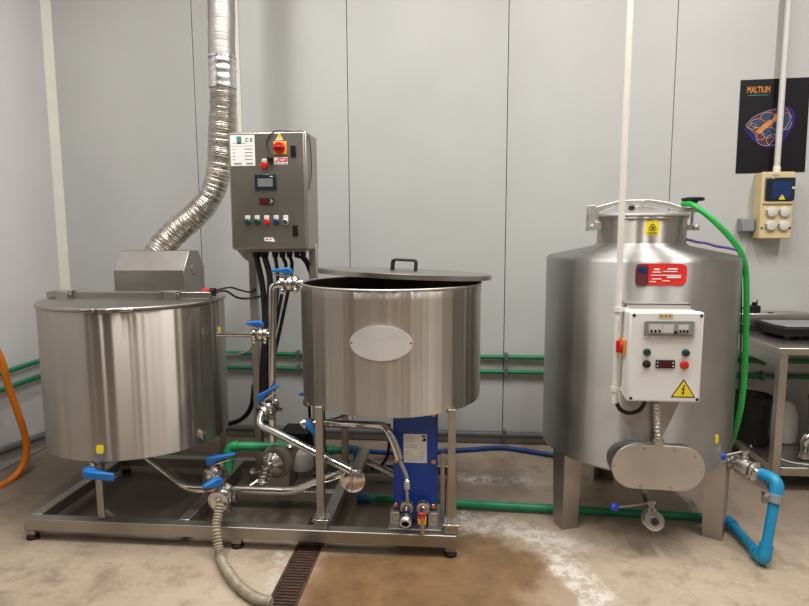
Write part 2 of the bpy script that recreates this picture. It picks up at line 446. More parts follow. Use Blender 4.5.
# ------------------------------------------------------------------ valves
def lever_handle(root, p, stem, out, length, mat, trigger=True, s=1.0, w=.026, trig_mat=None):
    """hub over the stem, tapered arm going out, slim squeeze lever beneath"""
    z = Vector(stem).normalized(); x = Vector(out); x = (x-z*x.dot(z)).normalized(); y = z.cross(x)
    B = Matrix((x, y, z)).transposed().to_4x4(); B.translation = Vector(p)
    m = MB()
    prof = [(-.020*s, -.012*s), (-.016*s, .010*s), (.0, .020*s), (.020*s, .019*s), (length, .013*s), (length, .004*s), (.03*s, -.004*s), (.018*s, -.014*s), (.0, -.016*s)]
    side = B @ Matrix.Rotation(PI/2, 4, 'X')
    m.prism([(a, b) for a, b in prof], w*s, side, -w*s/2)
    h = m.build('handle', mat, root, bevel=.004*s)
    if trigger:
        t = MB(); t.prism([(.012*s, -.016*s), (length*.98, -.008*s), (length*.98, -.012*s), (.012*s, -.022*s)], w*.5*s, side, -w*.25*s)
        t.build('squeeze_lever', trig_mat or M['fitting'], h)
    return h

def valve(name, label, p, axis, stem, out, length, pipe_r=.022, s=1.0, handle=None, group=None, half=.055, trigger=True, hs=None):
    p = Vector(p); a = Vector(axis).normalized(); st = Vector(stem); st = (st-a*st.dot(a)).normalized()
    root = thing(name, tuple(p), label, 'valve', group)
    R = pipe_r*s
    MB().lathe([(R, -half), (R, -half*.72), (R*1.7, -half*.68), (R*1.7, -half*.45), (R*1.25, -half*.40), (R*1.75, -half*.25), (R*1.95, -half*.12),
                (R*1.95, half*.12), (R*1.75, half*.25), (R*1.25, half*.40), (R*1.7, half*.45), (R*1.7, half*.68), (R, half*.72), (R, half)], p, a, 28).build('valve_body', M['fitting'], root, angle=28)
    for sg in (-1, 1):
        c = p+a*half*.56*sg; m = MB()
        m.lathe([(R*1.72, -half*.15), (R*2.02, -half*.12), (R*2.02, half*.12), (R*1.72, half*.15)], c, a, 28, caps=False)
        side = a.cross(st).normalized()
        cl = m.build('clamp', M['fitting'], root, angle=28)
        w = MB(); q = c+(side*.6-st*.8)*R*2.0
        w.cyl(q-a.cross(side)*R*.0-side*R*.5, q+side*R*.7, R*.28, 10); w.lathe([(R*.5, 0), (R*.5, R*.4)], q+side*R*.5, side, 6)
        w.build('wing_nut', M['fitting'], cl)
    top = p+st*R*3.2
    MB().lathe([(R*.75, R*1.6), (R*.75, R*2.4), (R*.45, R*2.45), (R*.45, R*3.2)], p, st, 14).build('stem', M['fitting'], root)
    lever_handle(root, top, st, out, length, handle or M['blue_handle'], trigger, hs or s)
    return root
# ------------------------------------------------------------------ room
YW = 4.17; XL = -2.88; XR = 4.3; YF = -2.6; ZC = 4.3
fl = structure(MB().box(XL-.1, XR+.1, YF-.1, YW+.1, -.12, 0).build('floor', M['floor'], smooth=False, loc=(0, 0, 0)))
m = MB(); xs = [XL-.1, -1.823, -.747, .330, 1.401, 2.478, 3.555, XR+.1]
for a, b in zip(xs, xs[1:]): m.box(a+.0022, b-.0022, YW, YW+.08, 0, ZC)
wb = structure(m.build('wall_back', M['wall'], bevel=.002, loc=(0, YW, 0)))
MB().box(XL-.1, XR+.1, YW+.03, YW+.1, 0, ZC).build('joint_backing', M['seam'], wb, smooth=False)
m = MB(); ys = [YF-.1, -1.3, -.2, .9, 2.0, 3.1, YW+.0]
for a, b in zip(ys, ys[1:]): m.box(XL-.08, XL, a+.002, b-.002, 0, ZC)
wl = structure(m.build('wall_left', M['wall_l'], bevel=.002, loc=(XL, 1, 0)))
MB().box(XL-.1, XL-.03, YF-.1, YW, 0, ZC).build('joint_backing', M['seam'], wl, smooth=False)
structure(MB().box(XR, XR+.1, YF-.1, YW, 0, ZC).build('wall_right', M['wall_r'], smooth=False))
structure(MB().box(XL-.1, XR+.1, YF-.1, YF, 0, ZC).build('wall_front', M['front_wall'], smooth=False))
structure(MB().box(XL-.1, XR+.1, YF-.1, YW+.1, ZC, ZC+.1).build('ceiling', M['ceiling'], smooth=False))
structure(MB().prism([(XL, 4.125), (XL+.008, 4.135), (XL+.022, YW-.022), (XL+.038, YW-.008), (XL+.047, YW), (XL, YW)], ZC).build('trim_1', M['trim'], smooth=False))
# added dark doors, out of view, that put dark streaks in the steel's reflections
for i, (x0, x1, z1) in enumerate([(-2.75, -1.3, 3.7), (-.95, -.62, 2.6), (-.2, .12, 3.0), (.9, 1.9, 2.6), (2.7, 3.0, 3.0)]):
    d = structure(MB().box(x0, x1, YF, YF+.05, 0, z1).build('door_%d' % (i+1), M['added_door_dark'], bevel=.004))
    MB().cyl((x1-.1, YF+.05, 1.02), (x1-.1, YF+.09, 1.02), .012).cyl((x1-.1, YF+.09, 1.02), (x1-.22, YF+.09, 1.02), .01).build('door_handle', M['fitting'], d)

d = structure(MB().box(XL, XL+.05, -2.2, 1.0, 0, 3.7).build('door_6', M['added_door_dark'], bevel=.004))  # added on the side wall to darken what the kettle reflects
MB().box(XL+.05, XL+.09, .75, .78, .9, 1.3).build('door_handle', M['fitting'], d)
d = structure(MB().box(XR-.05, XR, -1.6, -.4, 0, 2.4).build('door_7', M['added_door_dark'], bevel=.004))
MB().box(XR-.09, XR-.05, -.6, -.57, .9, 1.3).build('door_handle', M['fitting'], d)
# pipes along the walls
def clipset(parent, pts, ax, r, mat=None):
    for p in pts:
        p = Vector(p)
        if ax == 'X': MB().box(p.x-.012, p.x+.012, p.y-r-.006, p.y+.03, p.z-r-.012, p.z+r+.012).build('pipe_clip', mat or M['conduit'], parent, bevel=.004)
        else: MB().box(p.x-.028, p.x+r+.005, p.y-.012, p.y+.012, p.z-r-.012, p.z+r+.012).build('pipe_clip', mat or M['conduit'], parent, bevel=.004)
def wallpipe(name, z, r, mat, label, clips, zl=None, cat='pipe'):
    zl = zl if zl is not None else z
    t = thing(name, (XL+.03, YW-.03, z), label, cat)
    pts = [(XL+.03, 1.2, zl), (XL+.03, YW-.03, z), (XR-.02, YW-.03, z-.004)]
    MB().tube(rounded(pts, .05), r, 14).build('pipe', mat, t)
    clipset(t, [(x, YW-.03, z-.001) for x in clips], 'X', r)
    clipset(t, [(XL+.03, y, z+(zl-z)*(YW-y)/2.9) for y in (3.86, 2.6)], 'Y', r)
wallpipe('wall_pipe', .632, .0155, M['green_pipe'], 'upper of the two thin green pipes clipped along the wall', (-2.2, -1.13, .345, 2.05, 3.1), .60)
wallpipe('wall_pipe', .527, .0155, M['green_pipe'], 'lower of the two thin green pipes clipped along the wall', (-2.2, -1.13, .345, 2.05, 3.1), .50)
wallpipe('wall_conduit', .075, .024, M['conduit'], 'dark grey pipe clipped along the foot of the wall', (-1.0, .337, 1.9, 3.0), .33, 'pipe')

# ------------------------------------------------------------------ drain
t = thing('floor_drain', (-.70, 2.35, 0), 'rusty slotted floor drain channel running under the steel skid', 'drain')
DX0, DX1, DY0, DY1 = -.748, -.645, 1.9, 2.95
m = MB(); m.box(DX0-.012, DX0, DY0, DY1, 0, .0035); m.box(DX1, DX1+.012, DY0, DY1, 0, .0035)
m.build('edge_strip', M['rust'], t, bevel=.001)
MB().box(DX0, DX1, DY0, DY1, -.002, .0008).build('channel', M['rust_dark'], t, smooth=False)
m = MB(); y = DY0+.01
while y < DY1: m.box(DX0+.004, DX1-.004, y, y+.011, .0008, .0045); y += .022
m.build('grate', M['rust'], t, bevel=.0015)

# ------------------------------------------------------------------ skid
sk = thing('steel_skid', (-1.04, 2.98, 0), 'long stainless skid frame carrying the two round vessels on low feet', 'frame')
def rail(x0, x1, y0, y1, z0=.052, z1=.111, name='rail'): return MB().box(x0, x1, y0, y1, z0, z1).build(name, M['frame'], sk, bevel=.004)
rail(-2.106, .006, 2.615, 2.672, name='front_rail')
rail(-2.106, .006, 3.44, 3.495, name='back_rail')
for x0 in (-2.106, -1.345, -.655, -.049): rail(x0, x0+.055, 2.672, 3.44, name='cross_rail')
rail(-1.29, -.655, 3.03, 3.075, name='pump_rail')
for x, y in ((-2.082, 2.645), (-1.04, 2.645), (-.022, 2.65), (-2.07, 3.467), (-1.04, 3.467), (-.022, 3.467)):
    f = MB().box(x-.022, x+.022, y-.02, y+.02, .022, .056).build('foot', M['frame'], sk, bevel=.003)
    MB().lathe([(.030, 0), (.030, .012), (.022, .022), (.012, .026)], (x, y, 0), seg=20).build('rubber_pad', M['rubber'], f)
# posts
def post(x, y, z0, z1, w=.036, name='post'):
    p = MB().box(x-w/2, x+w/2, y-w/2, y+w/2, z0, z1).build(name, M['frame'], sk, bevel=.003)
    return p
p = post(-1.722, 2.66, .113, .44, .034, 'vessel_leg')
MB().prism([(0, 0), (.055, 0), (0, .05)], .006, Matrix.Translation((-1.705, 2.665, .113)) @ Matrix.Rotation(PI/2, 4, 'X')).build('gusset', M['frame'], p)
for x, y in ((-1.98, 3.465), (-1.43, 3.465)): post(x, y, .113, .44, .034, 'vessel_leg')
for x in (-.632, -.018):
    p = post(x, 2.66, .160, .70, .036, 'vessel_leg')
    b = MB().box(x-.032, x+.032, 2.63, 2.69, .113, .150).build('bracket', M['frame'], p, bevel=.003)
    MB().box(x-.038, x+.040, 2.622, 2.70, .150, .160).build('foot_plate', M['fitting'], p, bevel=.002)
    MB().box(x-.018, x+.018, 3.26, 3.30, .113, .70).build('vessel_leg', M['frame'], sk, bevel=.003)
p = post(-1.140, 3.29, .113, 1.43, .042, 'cabinet_post')
p2 = post(-.795, 3.29, .113, 1.43, .042, 'cabinet_post')
for x in (-1.140, -.795): MB().box(x-.03, x+.03, 3.26, 3.45, .105, .116).build('post_base', M['frame'], sk, bevel=.002)
# ear brackets under the cabinet
MB().prism([(0, 0), (.045, 0), (.075, 0), (.075, -.075), (.052, -.06)], .006, Matrix.Translation((-1.236, 3.275, 1.412)) @ Matrix.Rotation(PI/2, 4, 'X')).build('cabinet_bracket', M['frame'], sk, bevel=.001)

# ------------------------------------------------------------------ left vessel
KC = (-1.712, 3.05); KR = .456; KB = .418; KT = 1.138
kt = thing('brewing_kettle', (KC[0], KC[1], KB), 'wide stainless brewing kettle with a hooded lid at the left', 'kettle')
MB().lathe([(0, -.02), (KR*.7, -.012), (KR-.02, 0), (KR-.004, .004), (KR-.001, .012), (KR, KT-KB-.012), (KR-.003, KT-KB-.002), (KR-.01, KT-KB), (0, KT-KB)], (KC[0], KC[1], KB), seg=400, wave=sheet_wave(4, .0085)).build('body', M['kettle'], kt, angle=40)
MB().lathe([(KR+.002, 0), (KR+.007, .002), (KR+.007, .012), (KR+.003, .016), (KR*.98, .018), (.02, .028), (0, .028)], (KC[0], KC[1], KT+.0005), seg=128, caps=True).build('lid', M['lidsteel'], kt, angle=20)
lid_z = lambda r: KT+.0195+(.046-.019)*(1-r/KR)
hy = 2.985
hb = MB().box(KC[0]-.447, KC[0]+.447, hy-.012, hy+.012, KT+.021, KT+.056).build('hinge_rail', M['lidsteel'], kt, bevel=.004)
for px in (-2.06, -1.475):
    h = MB().box(px-.055, px+.055, hy-.028, hy+.016, KT+.0565, KT+.062); h.box(px-.02, px+.04, hy-.05, hy-.008, KT+.012, KT+.060); h.cyl((px-.03, hy-.02, KT+.045), (px+.05, hy-.02, KT+.045), .008, 12)
    h.build('hinge', M['frame'], kt, bevel=.002)
# hood: chamfered box
hx0, hx1 = -1.935, -1.520; Z0 = KT+.015
prof = [(3.235, Z0), (3.235, KT+.150), (3.315, KT+.258), (3.43, KT+.258), (3.505, KT+.160), (3.505, Z0)]
Mx = Matrix(((0, 0, 1, 0), (1, 0, 0, 0), (0, 1, 0, 0), (0, 0, 0, 1)))     # local x->Y, y->Z, z->X
hd = MB().prism(prof, hx1-hx0, Mx, hx0).build('hood', M['lidsteel'], kt, bevel=.004)
MB().lathe([(.035, 0), (.035, .0015), (.030, .004), (0, .004)], (hx1, 3.36, KT+.15), (1, 0, 0), 24).build('cap', M['lidsteel'], hd)
MB().box(hx0+.02, hx0+.10, 3.228, 3.2352, KT+.142, KT+.147).build('seam_tab', M['lidsteel'], hd)
# lid latches on the front edge
for t0 in (.06, .23, .42):
    x, y = KC[0]+(KR+.008)*math.sin(t0), KC[1]-(KR+.008)*math.cos(t0)
    MB().box(-.03, .03, -.006, .004, -.004, .010, Matrix.Translation((x, y, KT+.003)) @ Matrix.Rotation(t0, 4, 'Z')).build('latch', M['fitting'], kt, bevel=.003)
# sensor
s = MB().cyl((-1.345, 3.10, KT+.01), (-1.345, 3.10, KT+.05), .012, 14); s.cyl((-1.40, 3.10, KT+.042), (-1.34, 3.10, KT+.042), .010, 12)
sn = s.build('sensor', M['fitting'], kt)
MB().cyl((-1.352, 3.09, KT+.045), (-1.312, 3.09, KT+.045), .020, 14).build('cap', M['red'], sn)['label'] = 'red cap'
MB().cyl((-1.312, 3.09, KT+.045), (-1.285, 3.09, KT+.045), .022, 14).build('plug', M['black'], sn)
tz = (0.086, 0.484)
MB().patch(KC, KR, tz[0], tz[1], .017, .019, lift=.004).build('sticker', M['yellow'], kt)['label'] = 'yellow sticker'
tz = (1.167, 0.469)
d = Vector((math.sin(tz[0]), -math.cos(tz[0]), 0))
MB().lathe([(.021, -.004), (.021, .010), (.015, .014), (0, .014)], Vector((KC[0], KC[1], tz[1]))+d*KR, d, 20).build('plug', M['fitting'], kt)
tz = (1.567, 0.979)
# little yellow tag beside the outlet
MB().patch(KC, KR, tz[0], tz[1], .012, .022, lift=.005).build('sticker', M['yellow'], kt)['label'] = 'yellow tag'
# seam of the shell
MB().patch(KC, KR, 1.05, (KB+KT)/2, .004, (KT-KB)/2-.014, lift=.003).build('weld_seam', M['frame'], kt)

# drain valve under the kettle front
valve('ball_valve', 'blue-handled valve hanging under the front of the left kettle', (-1.722, 2.603, .378), (0, 0, 1), (0, -1, 0), (1, 0, -.10), .135, .013, .8, half=.040, hs=1.45)

# ------------------------------------------------------------------ middle vessel
TC = (-.328, 2.985); TR = .446; TB = .682; TT = 1.250
mt = thing('mash_tank', (TC[0], TC[1], TB), 'open stainless round tank with an oval plate on thin legs', 'tank')
MB().lathe([(0, -.012), (TR*.8, -.008), (TR-.012, 0), (TR-.002, .004), (TR, .012), (TR, TT-TB-.05), (TR+.0015, TT-TB-.048), (TR+.0015, TT-TB-.004), (TR-.001, TT-TB), (TR-.006, TT-TB)], (TC[0], TC[1], TB), seg=400, caps=False, wave=sheet_wave(11, .0085)).build('body', M['kettle'], mt, angle=40)
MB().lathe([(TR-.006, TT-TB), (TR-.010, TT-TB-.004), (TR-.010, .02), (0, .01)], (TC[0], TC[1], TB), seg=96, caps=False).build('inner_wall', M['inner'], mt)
MB().lathe([(TR+.0015, TT-TB-.006), (TR+.005, TT-TB-.004), (TR+.006, TT-TB+.001), (TR+.003, TT-TB+.004), (TR-.005, TT-TB+.004), (TR-.008, TT-TB)], (TC[0], TC[1], TB), seg=128, caps=False).build('rim', M['plate'], mt)
tz = (0.004, 1.019)
bd = MB().patch(TC, TR, tz[0], tz[1], .139, .0765, 'ellipse', .0055, 64).build('oval_plate', M['badge'], mt); bd['label'] = 'oval brushed plate riveted to the front'
for sg in (-1, 1):
    tt = tz[0]+sg*.130/TR; d = Vector((math.sin(tt), -math.cos(tt), 0))
    MB().lathe([(.004, 0), (.003, .002), (0, .003)], Vector((TC[0], TC[1], tz[1]))+d*(TR+.0055), d, 10).build('rivet', M['ink'], bd)
MB().patch(TC, TR, -1.25, (TB+TT)/2, .004, (TT-TB)/2-.014, lift=.003).build('weld_seam', M['frame'], mt)

# loose lid, lying askew on the rim
LR = .435
lid = thing('tank_lid', (-.262, 3.010, 1.303), 'flat round steel lid lying askew on the open tank', 'lid')
R4 = Matrix.Translation((-.262, 3.010, 1.303)) @ Matrix.Rotation(math.radians(2.5), 4, 'Y') @ Matrix.Rotation(math.radians(-2.1), 4, 'X')
m = MB(); m.lathe([(0, -.008), (LR-.004, -.008), (LR-.004, -.024), (LR, -.024), (LR, -.003), (LR-.004, .0), (0, .004)], seg=112)
m.bm.transform(R4); m.build('lid_plate', M['lidsteel'], lid, angle=25)
m = MB()
for y in (-.045, .03):
    pts = rounded([(-.058, y-.01, .002), (-.058, y, .055), (.058, y, .055), (.058, y-.01, .002)], .016)
    m.tube(pts, .0068, 8)
m.box(-.055, .055, -.045, .03, .050, .058)
m.bm.transform(R4 @ Matrix.Translation((-.0, -.02, 0))); m.build('handle', M['black'], lid, bevel=.001)

# ------------------------------------------------------------------ heat exchanger
hx = thing('heat_exchanger', (-.19, 2.76, .113), 'blue plate heat exchanger with a white data label under the middle tank', 'heat exchanger')
HX0, HX1, HY = -.294, -.090, 2.72
MB().box(HX0, HX1, HY, HY+.022, .128, .672).build('front_plate', M['blue_paint'], hx, bevel=.004)
MB().box(HX0, HX1, HY+.20, HY+.222, .128, .672).build('back_plate', M['blue_paint'], hx, bevel=.004)
m = MB()
for k in range(22): m.box(HX0+.018, HX1-.018, HY+.024+k*.008, HY+.030+k*.008, .16, .655)
m.build('plate_pack', M['plate'], hx)
MB().box(HX0-.02, HX1+.03, HY-.075, HY+.20, .1135, .122).build('base_tray', M['frame'], hx, bevel=.002)
MB().box(HX1+.018, HX1+.038, HY+.02, HY+.05, .122, .45).build('support_bar', M['frame'], hx, bevel=.002)
for z in (.205, .425, .655):
    for x in (HX0+.012, HX1-.014): hexbolt(hx, (x, HY, z), (0, -1, 0), .0135, .014, M['copper'])
for x in (HX0+.012, HX1-.012):
    f = MB().box(x-.024, x+.020, HY-.040, HY-.004, .122, .185).build('clamp_foot', M['plate'], hx, bevel=.002)
    text('lettering', 'C', .05, M['ink_grey'], f, (x-.002, HY-.0405, .154))
lb = MB().box(-.245, -.135, HY-.0016, HY-.0002, .415, .555).build('data_label', M['paper'], hx, smooth=False); lb['label'] = 'white data label with small print'
m = MB(); rnd = random.Random(3)
for k in range(12):
    z = .543-k*.0105
    if k in (3, 6): continue
    m.box(-.239, -.239+rnd.uniform(.03, .075), HY-.0022, HY-.0016, z-.0018, z)
    if k > 4: m.box(-.165, -.165+rnd.uniform(.01, .024), HY-.0022, HY-.0016, z-.0018, z)
m.build('fine_print', M['ink_grey'], lb, smooth=False)
m = MB(); q = Matrix.Translation((-.148, HY-.0016, .535)) @ Matrix.Rotation(PI/2, 4, 'X')
m.prism([(-.010, .014), (.009, .014), (.009, .008), (-.010, .004)], .0006, q); m.prism([(-.010, -.002), (.009, .002), (.009, -.014), (-.010, -.014), (-.010, -.008), (.001, -.008)], .0006, q)
m.build('logo_mark', M['ink'], lb, smooth=False)
# ports
for x, open_ in ((-.227, 1), (-.150, 0)):
    p = MB().lathe([(.017, 0), (.017, .02), (.030, .022), (.030, .032), (.024, .034), (.024, .045), (.030, .047), (.030, .060), (.018, .062)], (x, HY, .215), (0, -1, 0), 24).build('port', M['fitting'], hx, angle=28)

# drain fittings on its two lower ports
st = thing('drain_tee', (-.227, 2.635, .18), 'steel tee with a dark open end on the left lower port of the blue exchanger', 'pipe fitting')
MB().cyl((-.227, HY-.062, .215), (-.227, HY-.098, .205), .020).build('elbow', M['fitting'], st)
MB().lathe([(.016, .006), (.018, .03), (.027, .03), (.030, .012), (.030, -.004), (.026, -.010), (.018, -.010)], (-.227, HY-.125, .180), (0, 1, .45), 24, caps=False).build('collar', M['fitting'], st)
MB().lathe([(.022, 0), (0, .001)], (-.227, HY-.120, .182), (0, -1, -.45), 24).build('opening', M['ink'], st)
mv = thing('drain_valve', (-.150, 2.63, .15), 'small valve with an orange and red lever on the blue exchanger', 'valve')
MB().cyl((-.150, HY-.062, .215), (-.150, HY-.11, .205), .016).build('valve_body', M['fitting'], mv)
MB().box(-.172, -.132, HY-.118, HY-.102, .165, .205).build('handle', M['orange_plastic'], mv, bevel=.004)['label'] = 'orange and red lever'
MB().box(-.170, -.136, HY-.120, HY-.104, .195, .222).build('handle_top', M['red'], mv, bevel=.004)
MB().cyl((-.150, HY-.11, .205), (-.150, HY-.112, .125), .011).build('outlet', M['fitting'], mv)
# sensor lance and hose from above
sg = thing('sensor_cable', (-.225, 2.64, .25), 'grey cable running down to a steel probe in front of the blue exchanger', 'cable')
MB().tube(catmull([(-0.261, 2.645, 0.465), (-0.246, 2.645, 0.427), (-0.230, 2.650, 0.387), (-0.224, 2.650, 0.358)]), .009, 10).build('cable', M['grey_cable'], sg)
MB().lathe([(.009, 0), (.016, .006), (.016, .045), (.010, .05), (.007, .055), (.007, .13)], (-0.224, 2.650, 0.363), (0, 0, -1), 16).build('probe', M['fitting'], sg)

# ------------------------------------------------------------------ control cabinet
CX0, CX1, CY0, CY1, CZ0, CZ1 = -1.190, -.780, 3.10, 3.36, 1.406, 2.016
cb = thing('control_cabinet', (-.987, 3.2, CZ0), 'brown-grey stainless control cabinet standing on posts between the vessels', 'control cabinet')
MB().box(CX0, CX1, CY0+.022, CY1, CZ0, CZ1).build('enclosure', M['cabinet'], cb, bevel=.006)
dr = MB().box(CX0+.002, CX1-.004, CY0, CY0+.019, CZ0+.004, CZ1-.004).build('door', M['cabinet'], cb, bevel=.008, bseg=3)
F = CY0
def fp(px, py): pass
for z in (1.912, 1.507):
    MB().box(-.857, -.828, F-.006, F, z-.030, z+.030).build('lock', M['black'], cb, bevel=.003)
pl = MB().box(-1.176, -1.046, F-.0012, F-.0001, 1.8420, 1.9990).build('nameplate', M['paper'], cb, smooth=False); pl['label'] = 'white machine nameplate with CE mark'
Y2 = F-.0012
MB().box(-1.141, -1.115, Y2-.0008, Y2, 1.9628, 1.9913).build('logo_mark', M['poster_teal'], pl, smooth=False)
MB().box(-1.138, -1.117, Y2-.0008, Y2, 1.9540, 1.9628).build('logo_mark', M['poster_brown'], pl, smooth=False)
text('lettering', 'C E', .026, M['ink'], pl, (-1.076, Y2-.0004, 1.9716), bold=.0006)
m = MB(); m.box(-1.162, -1.091, Y2-.0006, Y2, 1.9551, 1.9584)
m.box(-1.171, -1.051, Y2-.0006, Y2, 1.9419, 1.9436)
for k in range(4):
    z = 1.9276-k*.0175
    m.box(-1.164, -1.152, Y2-.0006, Y2, z-.003, z+.001); m.box(-1.100, -1.058+rnd.uniform(-.006, .002), Y2-.0006, Y2, z-.003, z+.002)
m.box(-1.159, -1.119, Y2-.0006, Y2, 1.8486, 1.8585); m.box(-1.093, -1.058, Y2-.0006, Y2, 1.8486, 1.8585)
m.build('print_line', M['ink_grey'], pl, smooth=False)
# main switch
sw = MB().box(-0.946, -0.878, F-.006, F, 1.897, 1.964).build('main_switch', M['orange_plastic'], cb, bevel=.003); sw['label'] = 'red rotary main switch on a yellow square'
rx = MB().lathe([(.030, 0), (.030, .010), (.026, .016), (0, .016)], (-0.914, F-.006, 1.931), (0, -1, 0), 32).build('rotary_knob', M['red'], sw)
MB().box(-0.942, -0.886, F-.032, F-.021, 1.924, 1.938).build('grip', M['red'], rx, bevel=.003)
m = MB(); m.box(-0.932, -0.896, F-.0335, F-.032, 1.928, 1.933); m.build('pointer', M['ink'], rx)
q = Matrix.Translation((-0.914, F-.0001, 1.989)) @ Matrix.Rotation(PI/2, 4, 'X')
wt = MB().prism([(-.016, -.010), (.016, -.010), (0, .016)], .0012, q).build('warning_sticker', M['yellow'], cb, smooth=False)
MB().box(-0.915, -0.913, F-.0016, F-.0012, 1.983, 1.996).build('bolt_symbol', M['ink'], wt, smooth=False)
MB().box(-0.934, -0.898, F-.001, F-.0001, 1.969, 1.977).build('caption_strip', M['paper'], cb, smooth=False)
lp = MB().box(-0.946, -0.874, F-.0012, F-.0001, 1.847, 1.883).build('safety_label', M['paper'], cb, smooth=False); lp['label'] = 'red and white safety label'
m = MB(); m.box(-0.922, -0.876, Y2-.0006, Y2, 1.859, 1.879)
m.prism([(-.024, -.002), (-.010, -.002), (-.002, .012), (-.010, .012)], .0006, Matrix.Translation((-0.920, Y2, 1.859)) @ Matrix.Rotation(PI/2, 4, 'X'))
m.build('red_panel', M['red_label'], lp, smooth=False)
m = MB(); m.box(-0.916, -0.884, Y2-.001, Y2-.0006, 1.871, 1.874); m.box(-0.916, -0.889, Y2-.001, Y2-.0006, 1.865, 1.868); m.build('print_line', M['white_ink'], lp, smooth=False)
m = MB(); m.box(-0.942, -0.904, Y2-.0006, Y2, 1.850, 1.854); m.box(-0.899, -0.878, Y2-.0006, Y2, 1.850, 1.854); m.build('print_line', M['ink_grey'], lp, smooth=False)
def button(x, z, mat, r=.0125, cap=True, name='push_button', plate=True):
    b = MB().lathe([(r*1.25, 0), (r*1.25, .004), (r, .006), (r, .014), (r*.8, .017), (0, .017)], (x, F, z), (0, -1, 0), 20).build(name, mat, cb)
    if plate:
        t = MB().box(x-.0125, x+.0125, F-.0016, F, z+.015, z+.034).build('caption_plate', M['paper'], b, smooth=False)
        m = MB(); m.box(x-.009, x+.008, F-.0022, F-.0016, z+.023, z+.026); m.build('print_line', M['ink_grey'], t, smooth=False)
    return b
button(-.997, 1.843, M['red'], .0165)['label'] = 'red emergency stop button'
for x, mt_, lab in ((-1.096, M['green_btn'], 'green push button'), (-1.045, M['green_btn'], 'green push button'), (-.994, M['red'], 'red push button'), (-.943, M['blue_btn'], 'dark blue push button'), (-.892, M['fitting'], 'silver selector button')):
    b = button(x, 1.553, mt_, .0135); b['label'] = lab
MB().lathe([(.004, 0), (.004, .02)], (-.884, F-.014, 1.549), (0, -1, 0), 8).build('selector_tip', M['ink'], b)
sc_ = MB().box(-1.051, -.937, F-.008, F, 1.717, 1.797).build('touch_panel', M['dark_glass'], cb, bevel=.003)
MB().box(-1.034, -.954, F-.0092, F-.008, 1.734, 1.776).build('display', M['screen'], sc_, smooth=False)
MB().box(-.968, -.953, F-.0092, F-.008, 1.784, 1.788).build('print_line', M['paper'], sc_, smooth=False)
th = MB().box(-1.030, -.954, F-.006, F, 1.641, 1.677).build('temperature_display', M['ink'], cb, bevel=.002)
MB().box(-1.024, -.980, F-.0072, F-.006, 1.647, 1.671).build('display', M['red_display'], th, smooth=False)
m = MB(); m.box(-.970, -.965, F-.0072, F-.006, 1.664, 1.668).box(-.964, -.959, F-.0072, F-.006, 1.655, 1.661).box(-.971, -.967, F-.0072, F-.006, 1.650, 1.654).build('keys', M['paper'], th, smooth=False)
ls = MB().prism([(-.028, .010), (.020, .010), (.032, -.012), (-.024, -.008)], .0012, Matrix.Translation((-.984, F, 1.461)) @ Matrix.Rotation(PI/2, 4, 'X')).build('torn_sticker', M['paper'], cb, smooth=False)
m = MB(); m.box(-1.002, -.990, F-.0018, F-.0012, 1.459, 1.465).box(-.984, -.970, F-.0018, F-.0012, 1.461, 1.466); m.build('print_line', M['poster_brown'], ls, smooth=False)
# hanging black knob key on its cord
MB().sphere((-.962, F-.016, 1.876), .017, 1, .7, 1.0).lathe([(.010, 0), (.010, .03)], (-.962, F-.012, 1.850), (0, 0, 1), 10).build('key_knob', M['black'], cb)
# gland plate beneath
m = MB().box(-1.10, -.80, 3.14, 3.29, CZ0-.012, CZ0); m.build('gland_plate', M['cabinet'], cb, bevel=.002)
GL = [(-1.090, .020), (-1.045, .020), (-.985, .015), (-.945, .015), (-.905, .015), (-.865, .014), (-.830, .014)]
for x, r in GL:
    MB().lathe([(r*1.25, 0), (r*1.25, -.012), (r*1.1, -.014), (r*1.1, -.028), (r*.8, -.032)], (x, 3.20, CZ0-.012), (0, 0, 1), 12).build('cable_gland', M['black'], cb)
# cord from the key over the top
tag(MB().tube(catmull([(-.962, F-.014, 1.890), (-.978, F-.008, 1.93), (-.980, F-.006, 1.965), (-.950, F-.006, 2.006), (-.930, F+.02, CZ1+.004), (-.85, F+.05, CZ1+.004), (-.80, F+.06, CZ1+.004), (CX1+.005, F+.07, CZ1-.03), (CX1+.005, F+.10, CZ1-.10), (CX1+.005, F+.10, CZ1-.20), (CX1+.005, F+.06, CZ1-.27), (CX1+.005, F+.035, CZ1-.30)]), .0026, 6).build('cord', M['cable'], loc=(-.9, F, 1.9)), 'thin black cord looped over the top of the stainless control cabinet', 'cord')

# cables under the cabinet
CABG = 'black cables under the control cabinet'
def cable(name, pts, r, mat, label, group=None, n=8, cat='cable'):
    o = MB().tube(catmull(pts, n), r, 10).build(name, mat); return tag(o, label, cat, group)
GB = CZ0-.038
cable('black_cable', [(-1.090, 3.20, GB), (-1.063, 3.210, 1.183), (-1.062, 3.220, 0.958), (-1.095, 3.240, 0.668), (-1.106, 3.260, 0.368)], .0165, M['cable'], 'thick black cable hanging beside the cabinet post, leftmost of its bundle', CABG)
cable('black_cable', [(-1.045, 3.20, GB), (-1.015, 3.190, 1.240), (-1.033, 3.190, 1.047), (-1.053, 3.200, 0.849), (-1.078, 3.230, 0.379)], .0165, M['cable'], 'thick black cable hanging second from the left under the cabinet', CABG)
cable('black_cable', [(-.985, 3.20, GB), (-0.965, 3.170, 1.242), (-0.984, 3.160, 1.052), (-1.015, 3.170, 0.856), (-1.051, 3.200, 0.390)], .010, M['cable'], 'thin black cable leaving the third gland under the cabinet', CABG)
